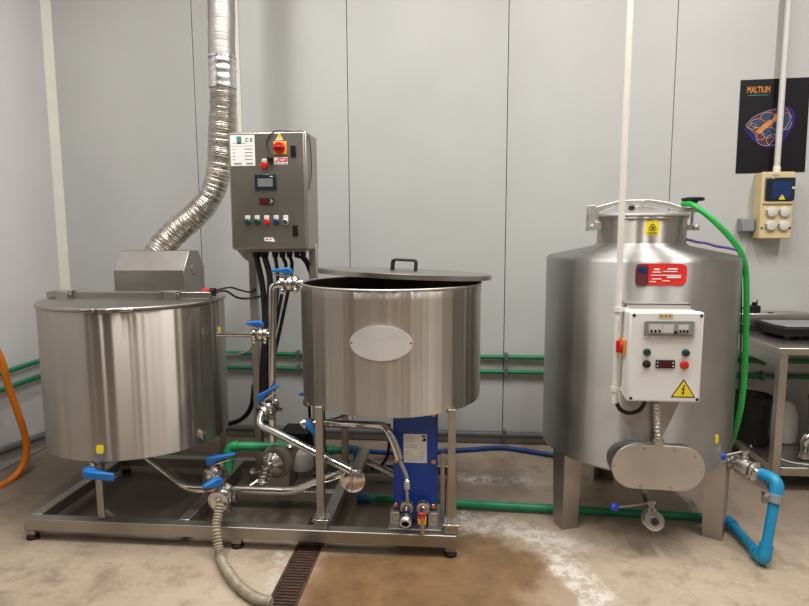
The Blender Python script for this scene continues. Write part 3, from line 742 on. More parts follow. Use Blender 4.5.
cable('black_cable', [(-.945, 3.20, GB), (-0.933, 3.220, 1.315), (-0.955, 3.250, 1.224), (-1.001, 3.250, 1.011), (-1.062, 3.250, 0.724), (-1.082, 3.260, 0.369)], .010, M['cable'], 'thin black cable passing behind the highest blue valve handle', CABG)
cable('black_cable', [(-.905, 3.20, GB), (-0.902, 3.230, 1.325), (-0.927, 3.270, 1.223), (-0.988, 3.280, 0.978), (-1.059, 3.270, 0.661), (-1.077, 3.280, 0.362)], .010, M['cable'], 'thin black cable leaving the fifth gland under the cabinet', CABG)
cable('black_cable', [(-.865, 3.20, GB), (-0.842, 3.220, 1.358), (-0.830, 3.300, 1.299), (-0.846, 3.420, 1.163), (-0.878, 3.440, 0.499), (-.85, 3.44, .02)], .009, M['cable'], 'thin black cable slanting right behind the middle tank', CABG)
cable('black_cable', [(-.830, 3.20, GB), (-0.815, 3.240, 1.336), (-0.829, 3.360, 1.255), (-0.848, 3.460, 0.981), (-.80, 3.47, .5), (-.80, 3.47, .02)], .009, M['cable'], 'thin black cable dropping behind the rim of the middle tank', CABG)
cable('sensor_lead', [(-1.280, 3.09, KT+.047), (-1.237, 3.120, 1.185), (-1.198, 3.160, 1.149), (-1.163, 3.200, 1.136), (-1.096, 3.220, 1.143), (-1.050, 3.220, 1.160)], .006, M['cable'], 'lower black lead sagging from the red kettle sensor to the post')
cable('sensor_lead', [(-1.282, 3.10, KT+.055), (-1.222, 3.140, 1.203), (-1.189, 3.200, 1.183), (-1.151, 3.250, 1.167), (-1.119, 3.260, 1.183)], .005, M['cable'], 'upper black lead running from the red kettle sensor to the post')
cable('sensor_lead', [(-1.340, 3.340, 0.794), (-1.280, 3.340, 0.789), (-1.203, 3.330, 0.815), (-1.171, 3.325, 0.846)], .006, M['grey_cable'], 'grey lead tucked between the left kettle and the cabinet post')
cable('black_hose', [(-1.409, 3.500, 0.318), (-1.325, 3.450, 0.355), (-1.241, 3.380, 0.423), (-1.192, 3.335, 0.504), (-1.175, 3.330, 0.614)], .014, M['rubber'], 'black hose curving up to the cabinet post behind the left kettle', cat='hose')

# ------------------------------------------------------------------ duct
dt = thing('exhaust_duct', (-1.75, 3.46, 1.33), 'crinkled aluminium flexible duct rising from the kettle hood', 'duct')
path = catmull([(-1.800, 3.44, 1.335), (-1.752, 3.46, 1.42), (-1.66, 3.49, 1.52), (-1.565, 3.51, 1.60), (-1.475, 3.52, 1.70), (-1.425, 3.53, 1.82), (-1.398, 3.53, 1.96), (-1.385, 3.53, 2.10), (-1.372, 3.53, 2.30), (-1.368, 3.53, 2.6), (-1.360, 3.53, 2.9), (-1.355, 3.53, ZC-.002)], 10)
path = resample(path, .0035)
cum = [0]
for a, b in zip(path, path[1:]): cum.append(cum[-1]+(b-a).length)
nzr = random.Random(5); bump = [nzr.uniform(-.003, .003) for _ in range(900)]
def rduct(i, d):
    k = d/.011; f = k-int(k)
    return .0735+.0028*math.cos(2*PI*f)+bump[int(k)]+.004*math.sin(d*9)
i2 = next(i for i, p in enumerate(path) if p.z > 2.335); i3 = next(i for i, p in enumerate(path) if p.z > 2.505)
MB().tube(path[:i2+2], rduct, 40, caps=False).build('flexible_section', M['duct'], dt, angle=60)
m = MB().tube(path[i2-1:i3+2:3], lambda i, d: .0775+.002*math.sin(d*140)+nzr.uniform(-.001, .001), 40, caps=False)
for v in m.bm.verts: v.co += Vector((nzr.uniform(-1, 1), nzr.uniform(-1, 1), nzr.uniform(-1, 1)))*.0016
m.build('tape_wrap', M['tape'], dt, angle=30)
def rup(i, d):
    k = d/.040; f = k-int(k); return .0765-.0007*(f < .10)+.0005*math.sin(d*60)
m = MB().tube(path[i3-1:], rup, 40, caps=False); m.build('upper_section', M['duct_smooth'], dt, angle=60)
MB().tube(path[i3-2:i3+3], .0790, 40, caps=False).build('tape_band', M['tape'], dt)
tag(MB().box(-1.520, -1.490, YW-.014, YW, 1.6, ZC).build('cable_trunking', M['trim'], bevel=.002), 'narrow pale cable trunking on the wall behind the silver duct', 'trunking')

# ------------------------------------------------------------------ pipework between the vessels
PR = .0205
def pipe(name, label, pts, r=PR, fr=.06, mat=None, cat='pipe', group=None):
    o = MB().tube(rounded(pts, fr, 8), r, 20).build(name, mat or M['pipe']); return tag(o, label, cat, group)
YP = 2.98
valve('butterfly_valve', 'topmost blue-handled valve joined to the rim of the middle tank', (-0.842, 2.970, 1.238), (1, 0, .04), (-.1, -.15, 1), (-1, -.1, .03), .085, .0205, 1.0, half=.06)
pipe('transfer_pipe', 'upright polished pipe with a top bend between the two vessels', [(-0.876, 2.970, 1.235), (-0.933, 2.970, 1.230), (-0.954, 2.970, 0.632), (-0.958, 2.970, 0.410)], .0195, .075)
MB_ = (-0.806, 2.970, 1.240)
pipe('inlet_stub', 'short pipe stub entering the rim of the middle tank', [(-0.811, 2.970, 1.239), (-0.770, 2.970, 1.242)], .0195)
pipe('outlet_pipe', 'thin level pipe leaving the right side of the kettle', [(-1.235, 2.970, 0.975), (-1.028, 2.970, 0.977)], .0125)
valve('butterfly_valve', 'blue-handled valve on the level pipe beside the kettle', (-1.002, 2.970, 0.976), (1, 0, 0), (.1, -.2, 1), (-1, -.1, .12), .07, .0175, 1.0, half=.052)
# valve above the sloping pipe
valve('butterfly_valve', 'blue-handled valve above the long sloping pipe', (-0.964, 2.930, 0.595), (.5, .75, .45), (-.45, -.1, .85), (1, 0, .45), .125, .021, 1.05, half=.06)
sp = pipe('sloping_pipe', 'long polished pipe sloping down in front of the pump', [(-0.981, 2.900, 0.593), (-0.995, 2.860, 0.538), (-0.482, 2.660, 0.389)], .0195, .05)
# lower run
pipe('lower_pipe', 'polished pipe running low across the skid below the left kettle', [(-1.618, 2.920, 0.317), (-1.345, 2.780, 0.221), (-0.806, 2.780, 0.224), (-0.664, 2.740, 0.300), (-0.504, 2.700, 0.367)], .0205, .05)
MB_c = None
t = thing('filter_housing', (-0.483, 2.660, 0.335), 'round-capped steel filter tube where the two polished pipes meet', 'filter')
a0, a1 = Vector((-0.482, 2.655, 0.338)), Vector((-0.482, 3.020, 0.345))
ax = (a1-a0).normalized()
MB().cyl(a0+ax*.02, a1, .030, 28).build('tube', M['frame'], t)
MB().lathe([(.045, .03), (.056, .028), (.056, .008), (.048, .002), (.030, -.004), (0, -.006)], a0, ax, 36).build('end_cap', M['fitting'], t, angle=28)
s_ = frame_from(ax); cc = a0-ax*.008
MB().box(-.004, .004, -.044, .044, -.006, .004, Matrix.Translation(cc) @ Matrix.Rotation(math.radians(0), 4, 'X') @ s_.to_4x4()).build('cap_bar', M['frame'], t, bevel=.002)
MB().lathe([(.054, .030), (.060, .028), (.060, .012), (.054, .010)], a0, ax, 36, caps=False).build('clamp', M['pipe'], t)
pipe('suction_pipe', 'thick dull pipe behind the filter leading to the blue exchanger', [(-0.461, 2.950, 0.330), (-0.361, 2.900, 0.299), (-0.276, 2.860, 0.277)], .018, .05)
pipe('return_pipe', 'polished pipe bending down under the middle tank beside the exchanger', [(-0.651, 2.860, 0.551), (-0.322, 2.670, 0.607), (-0.288, 2.655, 0.546), (-0.260, 2.645, 0.460)], .019, .05)
pipe('hanging_hose', 'thin black tube looping down under the middle tank', [(-0.337, 2.920, 0.534), (-0.335, 2.920, 0.424), (-0.348, 2.920, 0.355), (-0.379, 2.920, 0.312), (-0.432, 2.930, 0.290)], .008, .04, M['rubber'], 'hose')
pipe('bypass_tube', 'thin dark tube slanting under the middle tank', [(-0.671, 2.880, 0.555), (-0.614, 2.900, 0.560), (-0.567, 2.950, 0.564), (-0.539, 3.000, 0.567)], .006, .03, M['frame'])

# valves on the lower run
valve('butterfly_valve', 'front blue-handled valve feeding the ribbed hose', (-1.127, 2.690, 0.225), (.10, 1, .15), (-.15, -.35, 1), (-.75, -.75, -.25), .075, .021, 1.22, half=.062)
valve('butterfly_valve', 'blue-handled valve on the low pipe behind the ribbed hose', (-1.233, 2.860, 0.267), (.35, 1, .2), (-.25, -.2, 1), (1, .1, .14), .135, .021, 1.1, half=.062)
# pump
pu = thing('pump', (-0.947, 3.000, 0.284), 'round grey pump with a polished front flange on the skid', 'pump')
pc = Vector((-0.946, 2.970, 0.291))
MB().lathe([(.078, .0), (.088, -.006), (.088, -.03), (.080, -.05), (.070, -.06), (.070, -.24), (.062, -.26), (0, -.26)], pc, (0, -1, 0), 40).build('motor', M['motor'], pu, angle=30)
MB().lathe([(.062, -.002), (.062, .014), (.045, .030), (.030, .04), (.022, .044), (.022, .07)], pc+Vector((-.012, 0, 0)), (-.15, -1, -.05), 36).build('pump_head', M['fitting'], pu, angle=28)
for k in range(6):
    a = k*PI/3+.3; hexbolt(pu, pc+Vector((-.012+.05*math.cos(a), -.016, .05*math.sin(a))), (0, -1, 0), .008, .010, M['pipe'])
MB().box(pc.x-.06, pc.x+.06, pc.y+.05, pc.y+.22, .113, pc.z-.06).build('pump_foot', M['frame'], pu, bevel=.004)
e0 = pc+Vector((-.02, -.07, -.005)); e1 = Vector((-0.965, 2.800, 0.233))
MB().tube([e0, e0.lerp(e1, .5), e1], .019, 18).build('inlet', M['fitting'], pu)
d = (e1-e0).normalized()
for f in (.25, .45, .68, .86):
    MB().lathe([(.024, -.009), (.034, -.006), (.034, .006), (.024, .009)], e0.lerp(e1, f), d, 24).build('clamp', M['fitting'], pu, angle=28)
for px in ((252, 478), (250, 487)): pass
MB().cyl(Vector((-1.023, 2.790, 0.240)), Vector((-0.977, 2.840, 0.262)), .010, 12).lathe([(.016, 0), (.016, .012)], (-1.023, 2.790, 0.240), (-.6, -.3, -.5), 6).build('wing_nut', M['fitting'], pu)
MB().lathe([(.017, 0), (.017, .018)], (-1.012, 2.840, 0.298), (-.5, -.6, .3), 6).build('wing_nut', M['fitting'], pu)
tag(MB().lathe([(0, 0), (.060, 0), (.066, .01), (.066, .075), (.056, .095), (.0, .105)], (-0.858, 3.170, 0.185), (.0, 0, 1), 32).build('pump_cover', M['white_tub']), 'white plastic cover behind the sloping polished pipe', 'pump cover')
tag(MB().box(-1.06, -.875, 3.42, 3.60, .12, .30).build('inverter_box', M['black'], bevel=.006), 'black box behind the sloping pipe, on the back of the skid', 'box')
# green elbow pipe
ge = thing('green_pipe', (-1.221, 3.020, 0.358), 'green plastic pipe with an elbow beside the pump', 'pipe')
MB().tube(rounded([(-1.213, 3.000, 0.226), (-1.215, 3.020, 0.358), (-0.905, 3.050, 0.354)], .03), .0225, 18).build('tube', M['green_fit'], ge)
MB().cyl((-1.214, 3.010, 0.295), (-1.214, 3.016, 0.337), .028).build('coupling', M['green_fit'], ge)
MB().cyl((-1.193, 3.020, 0.358), (-1.160, 3.022, 0.359), .027).build('coupling', M['green_fit'], ge)
MB().cyl((-0.970, 3.045, 0.354), (-0.905, 3.050, 0.354), .027).build('coupling', M['green_fit'], ge)
MB().cyl((-0.905, 3.050, 0.354), (-0.868, 3.055, 0.353), .013).build('nipple', M['fitting'], ge)
MB().cyl((-0.894, 3.050, 0.354), (-0.881, 3.053, 0.353), .021, 6).build('nut', M['fitting'], ge)
# two handles under the middle tank
valve('butterfly_valve', 'blue-handled valve tight under the left edge of the middle tank', (-0.763, 3.020, 0.616), (.55, .80, .05), (-.6, -.75, .25), (-.62, .12, -.76), .055, .014, .8, half=.045, trigger=False, hs=1.0)
valve('butterfly_valve', 'blue-handled valve beside the left leg of the middle tank', (-0.713, 2.820, 0.558), (1, 0, 0), (-.05, -1, .35), (.62, -.1, -.74), .075, .016, .9, half=.05, hs=1.05)

# spiral hose
pts = [(-1.111, 2.630, 0.228), (-1.113, 2.600, 0.178), (-1.106, 2.560, 0.125), (-1.069, 2.500, 0.032), (-0.981, 2.372, 0.035), (-0.901, 2.286, 0.028), (-0.812, 2.217, 0.028), (-0.731, 2.183, 0.028)]
pts = resample(catmull(pts, 14), .0028)
def rsp(i, d):
    f = (d/.0145) % 1; return .0205+.0034*math.cos(2*PI*f)
tag(MB().tube(pts, rsp, 20).build('spiral_hose', M['spiral'], angle=70), 'beige ribbed hose hanging from the front valve down to the drain', 'hose')
# ------------------------------------------------------------------ right tank
RC = (.932, 3.17); RR = .464; RB = .385; RT = 1.368
rt = thing('storage_tank', (RC[0], RC[1], 0), 'big grey stainless tank with a domed top and round hatch at the right', 'tank')
MB().lathe([(0, RB-.06), (RR*.5, RB-.045), (RR*.9, RB-.012), (RR-.012, RB), (RR, RB+.012), (RR, RT-.012), (RR-.003, RT-.002), (RR-.010, RT+.004)], (RC[0], RC[1], 0), seg=300, caps=False, wave=sheet_wave(23, .0016)).build('body', M['satin'], rt, angle=40)
NZ0, NZ1 = 1.435, 1.560; NR = .213
MB().lathe([(RR-.008, RT+.002), (RR-.02, RT+.010), (NR+.014, NZ0-.010), (NR+.004, NZ0-.002), (NR, NZ0+.004)], (RC[0], RC[1], 0), seg=128, caps=False).build('cone_top', M['satin'], rt)
MB().lathe([(NR, NZ0), (NR, NZ1-.004), (NR+.008, NZ1-.002), (NR+.008, NZ1+.006), (NR-.01, NZ1+.006), (NR-.01, NZ0)], (RC[0], RC[1], 0), seg=96, caps=False).build('neck', M['kettle'], rt)
ht = MB().lathe([(0, 0), (NR+.010, 0), (NR+.012, .006), (NR+.010, .014), (NR-.03, .020), (0, .032)], (RC[0], RC[1], NZ1+.008), seg=96).build('hatch', M['plate'], rt, angle=25)
# clamp arm across the hatch
AZ = NZ1+.030
m = MB()
q = Matrix.Translation((RC[0], RC[1]-.03, 0)) @ Matrix.Rotation(PI/2, 4, 'X')
m.prism([(-.248, 1.560), (-.248, 1.618), (-.222, 1.625), (-.12, 1.652), (.02, 1.656), (.12, 1.640), (.20, 1.612), (.262, 1.608), (.276, 1.596), (.276, 1.588), (.185, 1.590), (.11, 1.612), (.02, 1.630), (-.12, 1.628), (-.212, 1.592), (-.220, 1.560)], .03, q, -.015)
arm = m.build('clamp_arm', M['plate'], rt, bevel=.004)
b = MB().box(RC[0]-.274, RC[0]-.241, RC[1]-.067, RC[1]-.055, 1.498, 1.628).box(RC[0]-.2735, RC[0]-.2415, RC[1]-.005, RC[1]+.007, 1.498, 1.628).box(RC[0]-.270, RC[0]-.206, RC[1]-.056, RC[1]-.004, 1.505, 1.545).cyl((RC[0]-.258, RC[1]-.072, 1.522), (RC[0]-.258, RC[1]-.066, 1.522), .009, 12)
b.build('hinge_bracket', M['plate'], rt, bevel=.003)
m = MB(); m.prism([(-.075, 1.602), (.065, 1.602), (.050, 1.612), (.035, 1.622), (-.035, 1.622), (-.060, 1.610)], .02, q, -.01); m.cyl((RC[0]-.005, RC[1]-.048, 1.640), (RC[0]-.005, RC[1]-.008, 1.640), .012, 12)
m.build('pivot_block', M['plate'], rt, bevel=.002)
MB().cyl((RC[0]-.06, RC[1]-.05, 1.612), (RC[0]-.06, RC[1]-.02, 1.612), .014, 6).build('bolt', M['ink'], rt)
kn = MB().cyl((RC[0]+.238, RC[1]-.03, 1.50), (RC[0]+.238, RC[1]-.03, 1.635), .007, 10).box(RC[0]+.205, RC[0]+.268, RC[1]-.05, RC[1]-.01, 1.500, 1.528).sphere((RC[0]+.252, RC[1]-.045, 1.515), .016).build('clamp_screw', M['plate'], rt, bevel=.001)
MB().lathe([(.018, 0), (.020, .02), (.030, .026), (.056, .030), (.056, .043), (.030, .047), (0, .048)], (RC[0]+.238, RC[1]-.03, 1.617), (0, 0, 1), 7).build('clamp_knob', M['black'], kn, bevel=.003)
# legs: folded sheet, ridge outwards
for tt, ts in ((-1.02, -.40), (.885, .22), (PI+.1, PI+.1)):
    d = Vector((math.sin(ts), -math.cos(ts), 0)); n = Vector((math.cos(ts), math.sin(ts), 0))
    c = Vector((RC[0]+(RR-.003)*math.sin(tt), RC[1]-(RR-.003)*math.cos(tt), 0))
    def sec(z, w, dep):
        p = c+Vector((0, 0, z)); return [p, p+n*w-d*dep, p+n*(w-.004)-d*(dep+.004), p-d*.007, p-n*(w-.004)-d*(dep+.004), p-n*w-d*dep]
    m = MB(); A = [m.bm.verts.new(p) for p in sec(0.0, .062, .062)]; B = [m.bm.verts.new(p) for p in sec(RB+.055, .074, .066)]
    for i in range(6): m.bm.faces.new((A[i], A[(i+1) % 6], B[(i+1) % 6], B[i]))
    m.bm.faces.new(A[::-1]); m.bm.faces.new(B)
    m.build('leg', M['frame'], rt, smooth=False)
# oval cover over the heating element
def stadium(w, h, n=14):
    r = h/2; o = []
    for k in range(n+1): a = -PI/2+PI*k/n; o.append((w/2-r+r*math.cos(a), r*math.sin(a)))
    for k in range(n+1): a = PI/2+PI*k/n; o.append((-w/2+r+r*math.cos(a), r*math.sin(a)))
    return o
OC = Vector((0.898, 2.655, 0.451)); q = Matrix.Translation(OC) @ Matrix.Rotation(math.radians(1.5), 4, 'Y') @ Matrix.Rotation(PI/2, 4, 'X')
ov = MB().prism(stadium(.405, .205), .006, q, -.003).build('cover_plate', M['plate'], rt, bevel=.002); ov['label'] = 'oval screwed cover plate low on the front'
MB().prism(stadium(.395, .195), -.11, q, -.003).build('cover_box', M['satin'], rt, bevel=.002)
for x, z in ((-.19, 0), (-.065, .085), (.065, .085), (.155, .06), (.185, -.005), (-.07, -.088), (.06, -.088)):
    hexbolt(ov, q @ Vector((x, z, .003)), (0, -1, 0), .0062, .004, M['frame'], 'screw', 8)
# neck sticker
tz = (-0.044, 1.512)
ys = MB().patch((RC[0], RC[1]), NR, tz[0], tz[1], .032, .034, lift=.001).build('warning_sticker', M['yellow'], rt); ys['label'] = 'yellow warning sticker on the neck'
dd = Vector((math.sin(tz[0]), -math.cos(tz[0]), 0)); nn = Vector((math.cos(tz[0]), math.sin(tz[0]), 0))
pc_ = Vector((RC[0], RC[1], tz[1]))+dd*(NR+.0018)
def oriented(p, right, normal):
    r = Vector(right).normalized(); n = Vector(normal).normalized(); u = n.cross(r)
    Q = Matrix((r, u, n)).transposed().to_4x4(); Q.translation = Vector(p); return Q
q2 = oriented(pc_, nn, dd)
m = MB()
for a, b in (((-.018, -.006), (-.002, .020)), ((.002, .020), (.018, -.006)), ((-.015, -.010), (.015, -.010))):
    a, b = Vector(a), Vector(b); e = (b-a).normalized(); f = Vector((-e.y, e.x))*.0016
    m.prism([a+f, a-f, b-f, b+f], .0008, q2)
m.prism([(-.007, -.004), (.008, -.004), (.005, .003), (0, .010), (-.003, .004)], .0008, q2)
m.box(-.022, .022, -.022, -.020, 0, .0006, q2); m.box(-.018, .018, -.028, -.026, 0, .0006, q2)
m.build('warning_symbol', M['ink'], ys, smooth=False)
# red label
tz = (-0.087, 1.309)
rl = MB().patch((RC[0], RC[1]), RR, tz[0], tz[1], .108, .048, lift=.0030).build('red_label', M['red_label'], rt); rl['label'] = 'worn red printed label near the top'
MB().patch((RC[0], RC[1]), RR, tz[0]-.172, tz[1]-.004, .026, .048, lift=.0038).build('dark_end', M['dark_label'], rl)
MB().patch((RC[0], RC[1]), RR, tz[0]-.172, tz[1]+.016, .018, .013, lift=.0046).build('blue_mark', M['blue_btn'], rl)
for (du, dz, w, h) in ((-.02, .022, .012, .0035), (.045, .024, .022, .003), (.035, .013, .03, .0022), (-.02, .010, .018, .0022), (.02, -.004, .065, .0018), (.052, -.012, .03, .004), (-.02, -.020, .020, .0022), (.02, -.028, .016, .002), (-.035, -.032, .014, .002)):
    MB().patch((RC[0], RC[1]), RR, tz[0]+du/RR, tz[1]+dz, w, h, lift=.0044, seg=12).build('print_line', M['white_ink'], rl)
tz = (0.614, 0.543)
MB().patch((RC[0], RC[1]), RR, tz[0], tz[1], .012, .020, lift=.003).build('sticker', M['yellow'], rt)['label'] = 'small yellow sticker'
# box mounting rail
MB().box(.735, 1.005, 2.66, 2.74, 1.180, 1.186).box(.735, 1.005, 2.66, 2.664, 1.160, 1.186).build('mounting_rail', M['plate'], rt, bevel=.001)
# flexible metal conduit from box to cover
pts = resample([Vector((0.878, 2.660, 0.745)), Vector((0.887, 2.660, 0.645)), Vector((0.897, 2.665, 0.561))], .0035)
MB().tube(pts, lambda i, d: .0165+.0035*math.cos(2*PI*d/.018), 18).build('flexible_conduit', M['fitting'], rt, angle=70)
MB().lathe([(.024, 0), (.024, .018), (.019, .022), (.019, .03)], (0.897, 2.665, 0.556), (0, 0, 1), 20).build('conduit_gland', M['plate'], rt)

# bottom outlet valve
def ball_lever_valve(name, label, p, axis, stem, lever_dir, lever_len, r=.02, half=.06, group=None):
    p = Vector(p); a = Vector(axis).normalized(); st = Vector(stem).normalized()
    t = thing(name, tuple(p), label, 'valve', group)
    MB().lathe([(r, -half), (r, -half*.8), (r*1.75, -half*.78), (r*1.75, -half*.6), (r*1.2, -half*.55), (r*1.9, -half*.4), (r*2.0, 0), (r*1.9, half*.4), (r*1.2, half*.55), (r*1.75, half*.6), (r*1.75, half*.78), (r*1.05, half*.8), (r*1.05, half), (r*.8, half)], p, a, 28).build('valve_body', M['fitting'], t, angle=28)
    MB().lathe([(r*.8, half+.0005), (0, half+.0006)], p, a, 24, caps=False).build('opening', M['ink'], t)
    s2 = MB().lathe([(r*.9, r*1.5), (r*.9, r*2.5), (r*.6, r*2.6), (r*.6, r*3.3), (r*1.0, r*3.35), (r*1.0, r*3.9)], p, st, 16).build('stem', M['fitting'], t)
    b = p+st*r*3.6; e = b+Vector(lever_dir).normalized()*lever_len
    l = MB().cyl(b, e, .0055, 10).build('lever', M['fitting'], t)
    MB().sphere(e, .0185, 1.1, 1, 1).build('knob', M['blue_ball'], l)['label'] = 'blue ball knob'
    for sg in (-1, 1):
        MB().lathe([(r*1.7, -half*.10), (r*2.15, -half*.08), (r*2.15, half*.08), (r*1.7, half*.10)], p+a*half*.68*sg, a, 28, caps=False).build('clamp', M['fitting'], t)
    return t
ball_lever_valve('outlet_valve', 'steel outlet valve with a blue ball lever under the big right tank', (0.907, 2.720, 0.175), (-.1, -1, .28), (-.06, .28, 1), (-1, 0, -.16), .165, .0205, .05)
pipe('outlet_pipe', 'steel pipe elbow from the tank bottom to its lower outlet valve', [(.95, 3.0, RB-.02), (.95, 3.0, .155), (0.921, 2.770, 0.154)], .019, .06, M['frame'])

# ------------------------------------------------------------------ white control box on the tank
wb_ = thing('control_box', (.87, 2.62, .78), 'white plastic control box with a warning triangle on the big right tank', 'control box')
BX0, BX1, BY, BZ0, BZ1 = .722, 1.022, 2.555, .779, 1.163
MB().box(BX0+.003, BX1-.003, BY+.048, BY+.165, BZ0+.003, BZ1-.003).build('enclosure', M['white_plastic'], wb_, bevel=.008, bseg=3)
MB().box(BX0, BX1, BY, BY+.045, BZ0, BZ1).build('lid', M['white_plastic'], wb_, bevel=.008, bseg=3)
for x in (BX0+.017, BX1-.012):
    for z in (BZ0+.014, BZ1-.014): MB().lathe([(.0065, 0), (.0065, .002), (0, .002)], (x, BY, z), (0, -1, 0), 12).build('screw', M['ink'], wb_)
bw = MB().box(.780, .984, BY-.012, BY, 1.058, 1.129).build('breaker_window', M['clear'], wb_, bevel=.004); bw['label'] = 'clear hinged window over the breakers'
MB().box(.792, .972, BY-.0135, BY-.0122, 1.070, 1.116).build('breaker_panel', M['ink_grey'], bw, smooth=False)
for x0, x1 in ((.797, .850), (.852, .895), (.915, .955)):
    k = MB().box(x0, x1, BY-.016, BY-.0136, 1.078, 1.112).build('breaker', M['socket_grey'], bw, smooth=False)
for x in (.802, .818, .834, .918, .932, .945): MB().box(x, x+.009, BY-.018, BY-.016, 1.080, 1.091).build('breaker_switch', M['ink'], bw, smooth=False)
MB().box(.898, .910, BY-.018, BY-.0136, 1.074, 1.086).build('breaker_switch', M['ink'], bw, smooth=False)
st_ = MB().box(.836, .896, BY-.0012, BY, 1.135, 1.157).build('sticker', M['beige'], wb_, smooth=False); st_['label'] = 'small tan sticker'
m = MB(); 
for x in (.846, .863, .880): m.box(x, x+.006, BY-.0018, BY-.0012, 1.143, 1.149)
m.build('print_mark', M['ink'], st_, smooth=False)
def wbutton(x, z, mat, r, name='push_button', h=.014):
    b = MB().lathe([(r*1.15, 0), (r*1.15, .003), (r, .005), (r, h), (r*.75, h+.002), (0, h+.002)], (x, BY, z), (0, -1, 0), 22).build(name, mat, wb_); return b
wbutton(.796, .994, M['green_btn'], .0135, 'indicator_lamp')['label'] = 'dark green lamp'
wbutton(.953, .993, M['green_btn'], .0135, 'indicator_lamp')['label'] = 'dark green lamp'
wbutton(.797, .943, M['ink'], .0145)['label'] = 'black push button'
wbutton(.950, .941, M['red'], .0155)['label'] = 'red push button'
td = MB().box(.834, .912, BY-.006, BY, .926, .961).build('temperature_display', M['ink'], wb_, bevel=.002)
MB().box(.848, .897, BY-.0072, BY-.006, .932, .955).build('display', M['red_display'], td, smooth=False)
m = MB(); m.box(.838, .843, BY-.0072, BY-.006, .933, .938).box(.838, .843, BY-.0072, BY-.006, .948, .953).box(.901, .906, BY-.0072, BY-.006, .933, .938).box(.901, .906, BY-.0072, BY-.006, .948, .953); m.build('keys', M['paper'], td, smooth=False)
q = Matrix.Translation((.952, BY, .837)) @ Matrix.Rotation(PI/2, 4, 'X')
wt = MB().prism([(-.050, -.036), (.050, -.036), (0, .044)], .0010, q).build('warning_triangle', M['ink'], wb_, smooth=False); wt['label'] = 'yellow high voltage warning triangle'
MB().prism([(-.042, -.0315), (.042, -.0315), (0, .0355)], .0006, q, .0010).build('yellow_field', M['yellow'], wt, smooth=False)
MB().prism([(.003, .020), (-.008, -.004), (-.001, -.003), (-.004, -.014), (-.008, -.014), (-.001, -.026), (.005, -.013), (.001, -.014), (.006, .003), (-.001, .002), (.008, .019)], .0005, q, .0016).build('bolt_symbol', M['ink'], wt, smooth=False)
ss = MB().box(BX0-.006, BX0+.003, BY+.05, BY+.115, .965, 1.035).build('side_switch', M['orange_plastic'], wb_, bevel=.003); ss['label'] = 'red and orange rotary switch on the side'
MB().lathe([(.026, 0), (.026, .010), (.020, .014), (0, .014)], (BX0-.006, BY+.082, 1.0), (-1, 0, 0), 24).box(BX0-.030, BX0-.018, BY+.077, BY+.087, .974, 1.026).build('rotary_knob', M['red'], ss)
cable('looped_cable', [(0.709, 2.660, 0.741), (0.729, 2.660, 0.710), (0.764, 2.660, 0.697), (0.803, 2.660, 0.707), (0.823, 2.660, 0.730), (0.828, 2.650, 0.756)], .0095, M['cable'], 'short black cable looped under the white control box')
# conduit
pv = thing('cable_conduit', (.700, 2.66, .74), 'tall cream plastic conduit rising past the big right tank to the ceiling', 'conduit')
MB().tube([(.700, 2.66, .742), (.700, 2.66, 1.6), (.702, 2.66, 2.2), (.705, 2.66, ZC-.002)], .0135, 18).build('tube', M['pvc'], pv)
for z in (1.160, .806):
    MB().lathe([(.0135, -.010), (.019, -.010), (.019, .010), (.0135, .010)], (.700, 2.66, z), (0, 0, 1), 20, caps=False).box(.715, .745, 2.652, 2.668, z-.008, z+.008).build('clip', M['pvc'], pv)

# hoses round the tank
cable('rinse_hose', [(1.126, 3.150, 1.631), (1.141, 3.100, 1.629), (1.165, 3.060, 1.607), (1.217, 3.020, 1.553), (1.286, 3.000, 1.477), (1.345, 3.000, 1.401), (1.375, 3.000, 1.320), (1.388, 3.000, 1.190), (1.396, 3.000, 1.020), (1.402, 3.000, 0.812), (1.397, 3.000, 0.662), (1.391, 3.020, 0.544), (1.390, 3.060, 0.447), (1.396, 3.140, 0.354), (1.380, 3.250, 0.256)], .0140, M['green_hose'], 'bright green hose draped over the right tank hatch', cat='hose')
cable('purple_cable', [(1.128, 3.120, 1.457), (1.150, 3.100, 1.452), (1.184, 3.100, 1.442), (1.227, 3.100, 1.437), (1.275, 3.100, 1.422), (1.341, 3.120, 1.412), (1.404, 3.120, 1.397)], .0065, M['purple'], 'thin purple cable lying on the dome of the right tank')
cable('thin_cable', [(1.408, 3.120, 1.372), (1.427, 3.140, 1.201), (1.437, 3.140, 0.997), (1.444, 3.140, 0.790), (1.455, 3.150, 0.524)], .004, M['cable'], 'thin dark cable running down the right edge of the big tank')

# side valve and pale blue piping
ball_lever_valve('side_valve', 'steel valve with a blue ball lever on the right side of the big tank', (1.362, 2.860, 0.385), (0.048, -0.060, -0.008), (.0, .1, 1), (-1, -.25, -.15), .115, .021, .07)
pipe('side_outlet', 'short steel stub between the right tank and its side valve', [(1.291, 2.940, 0.381), (1.341, 2.885, 0.384)], .014)
pipe('valve_stub', 'short steel stub between the side valve and the pale blue elbow', [(1.382, 2.835, 0.379), (1.419, 2.790, 0.377)], .014)
bp = thing('blue_pipe', (1.373, 2.650, 0.039), 'pale blue pressure pipe bent down to the floor beside the right tank', 'pipe')
q0, q1, q2_ = (1.410, 2.800, 0.377), (1.450, 2.730, 0.375), (1.375, 2.655, 0.036)
q3 = (1.377, 3.030, 0.042)
MB().tube(rounded([Vector(q1).lerp(Vector(q2_), .05), Vector(q1).lerp(Vector(q2_), .97)], .03), .0225, 22).build('upright', M['blue_pvc'], bp)
MB().tube(rounded([q0, q1, Vector(q1).lerp(Vector(q2_), .26)], .055, 10), .029, 24).build('elbow', M['blue_pvc'], bp)
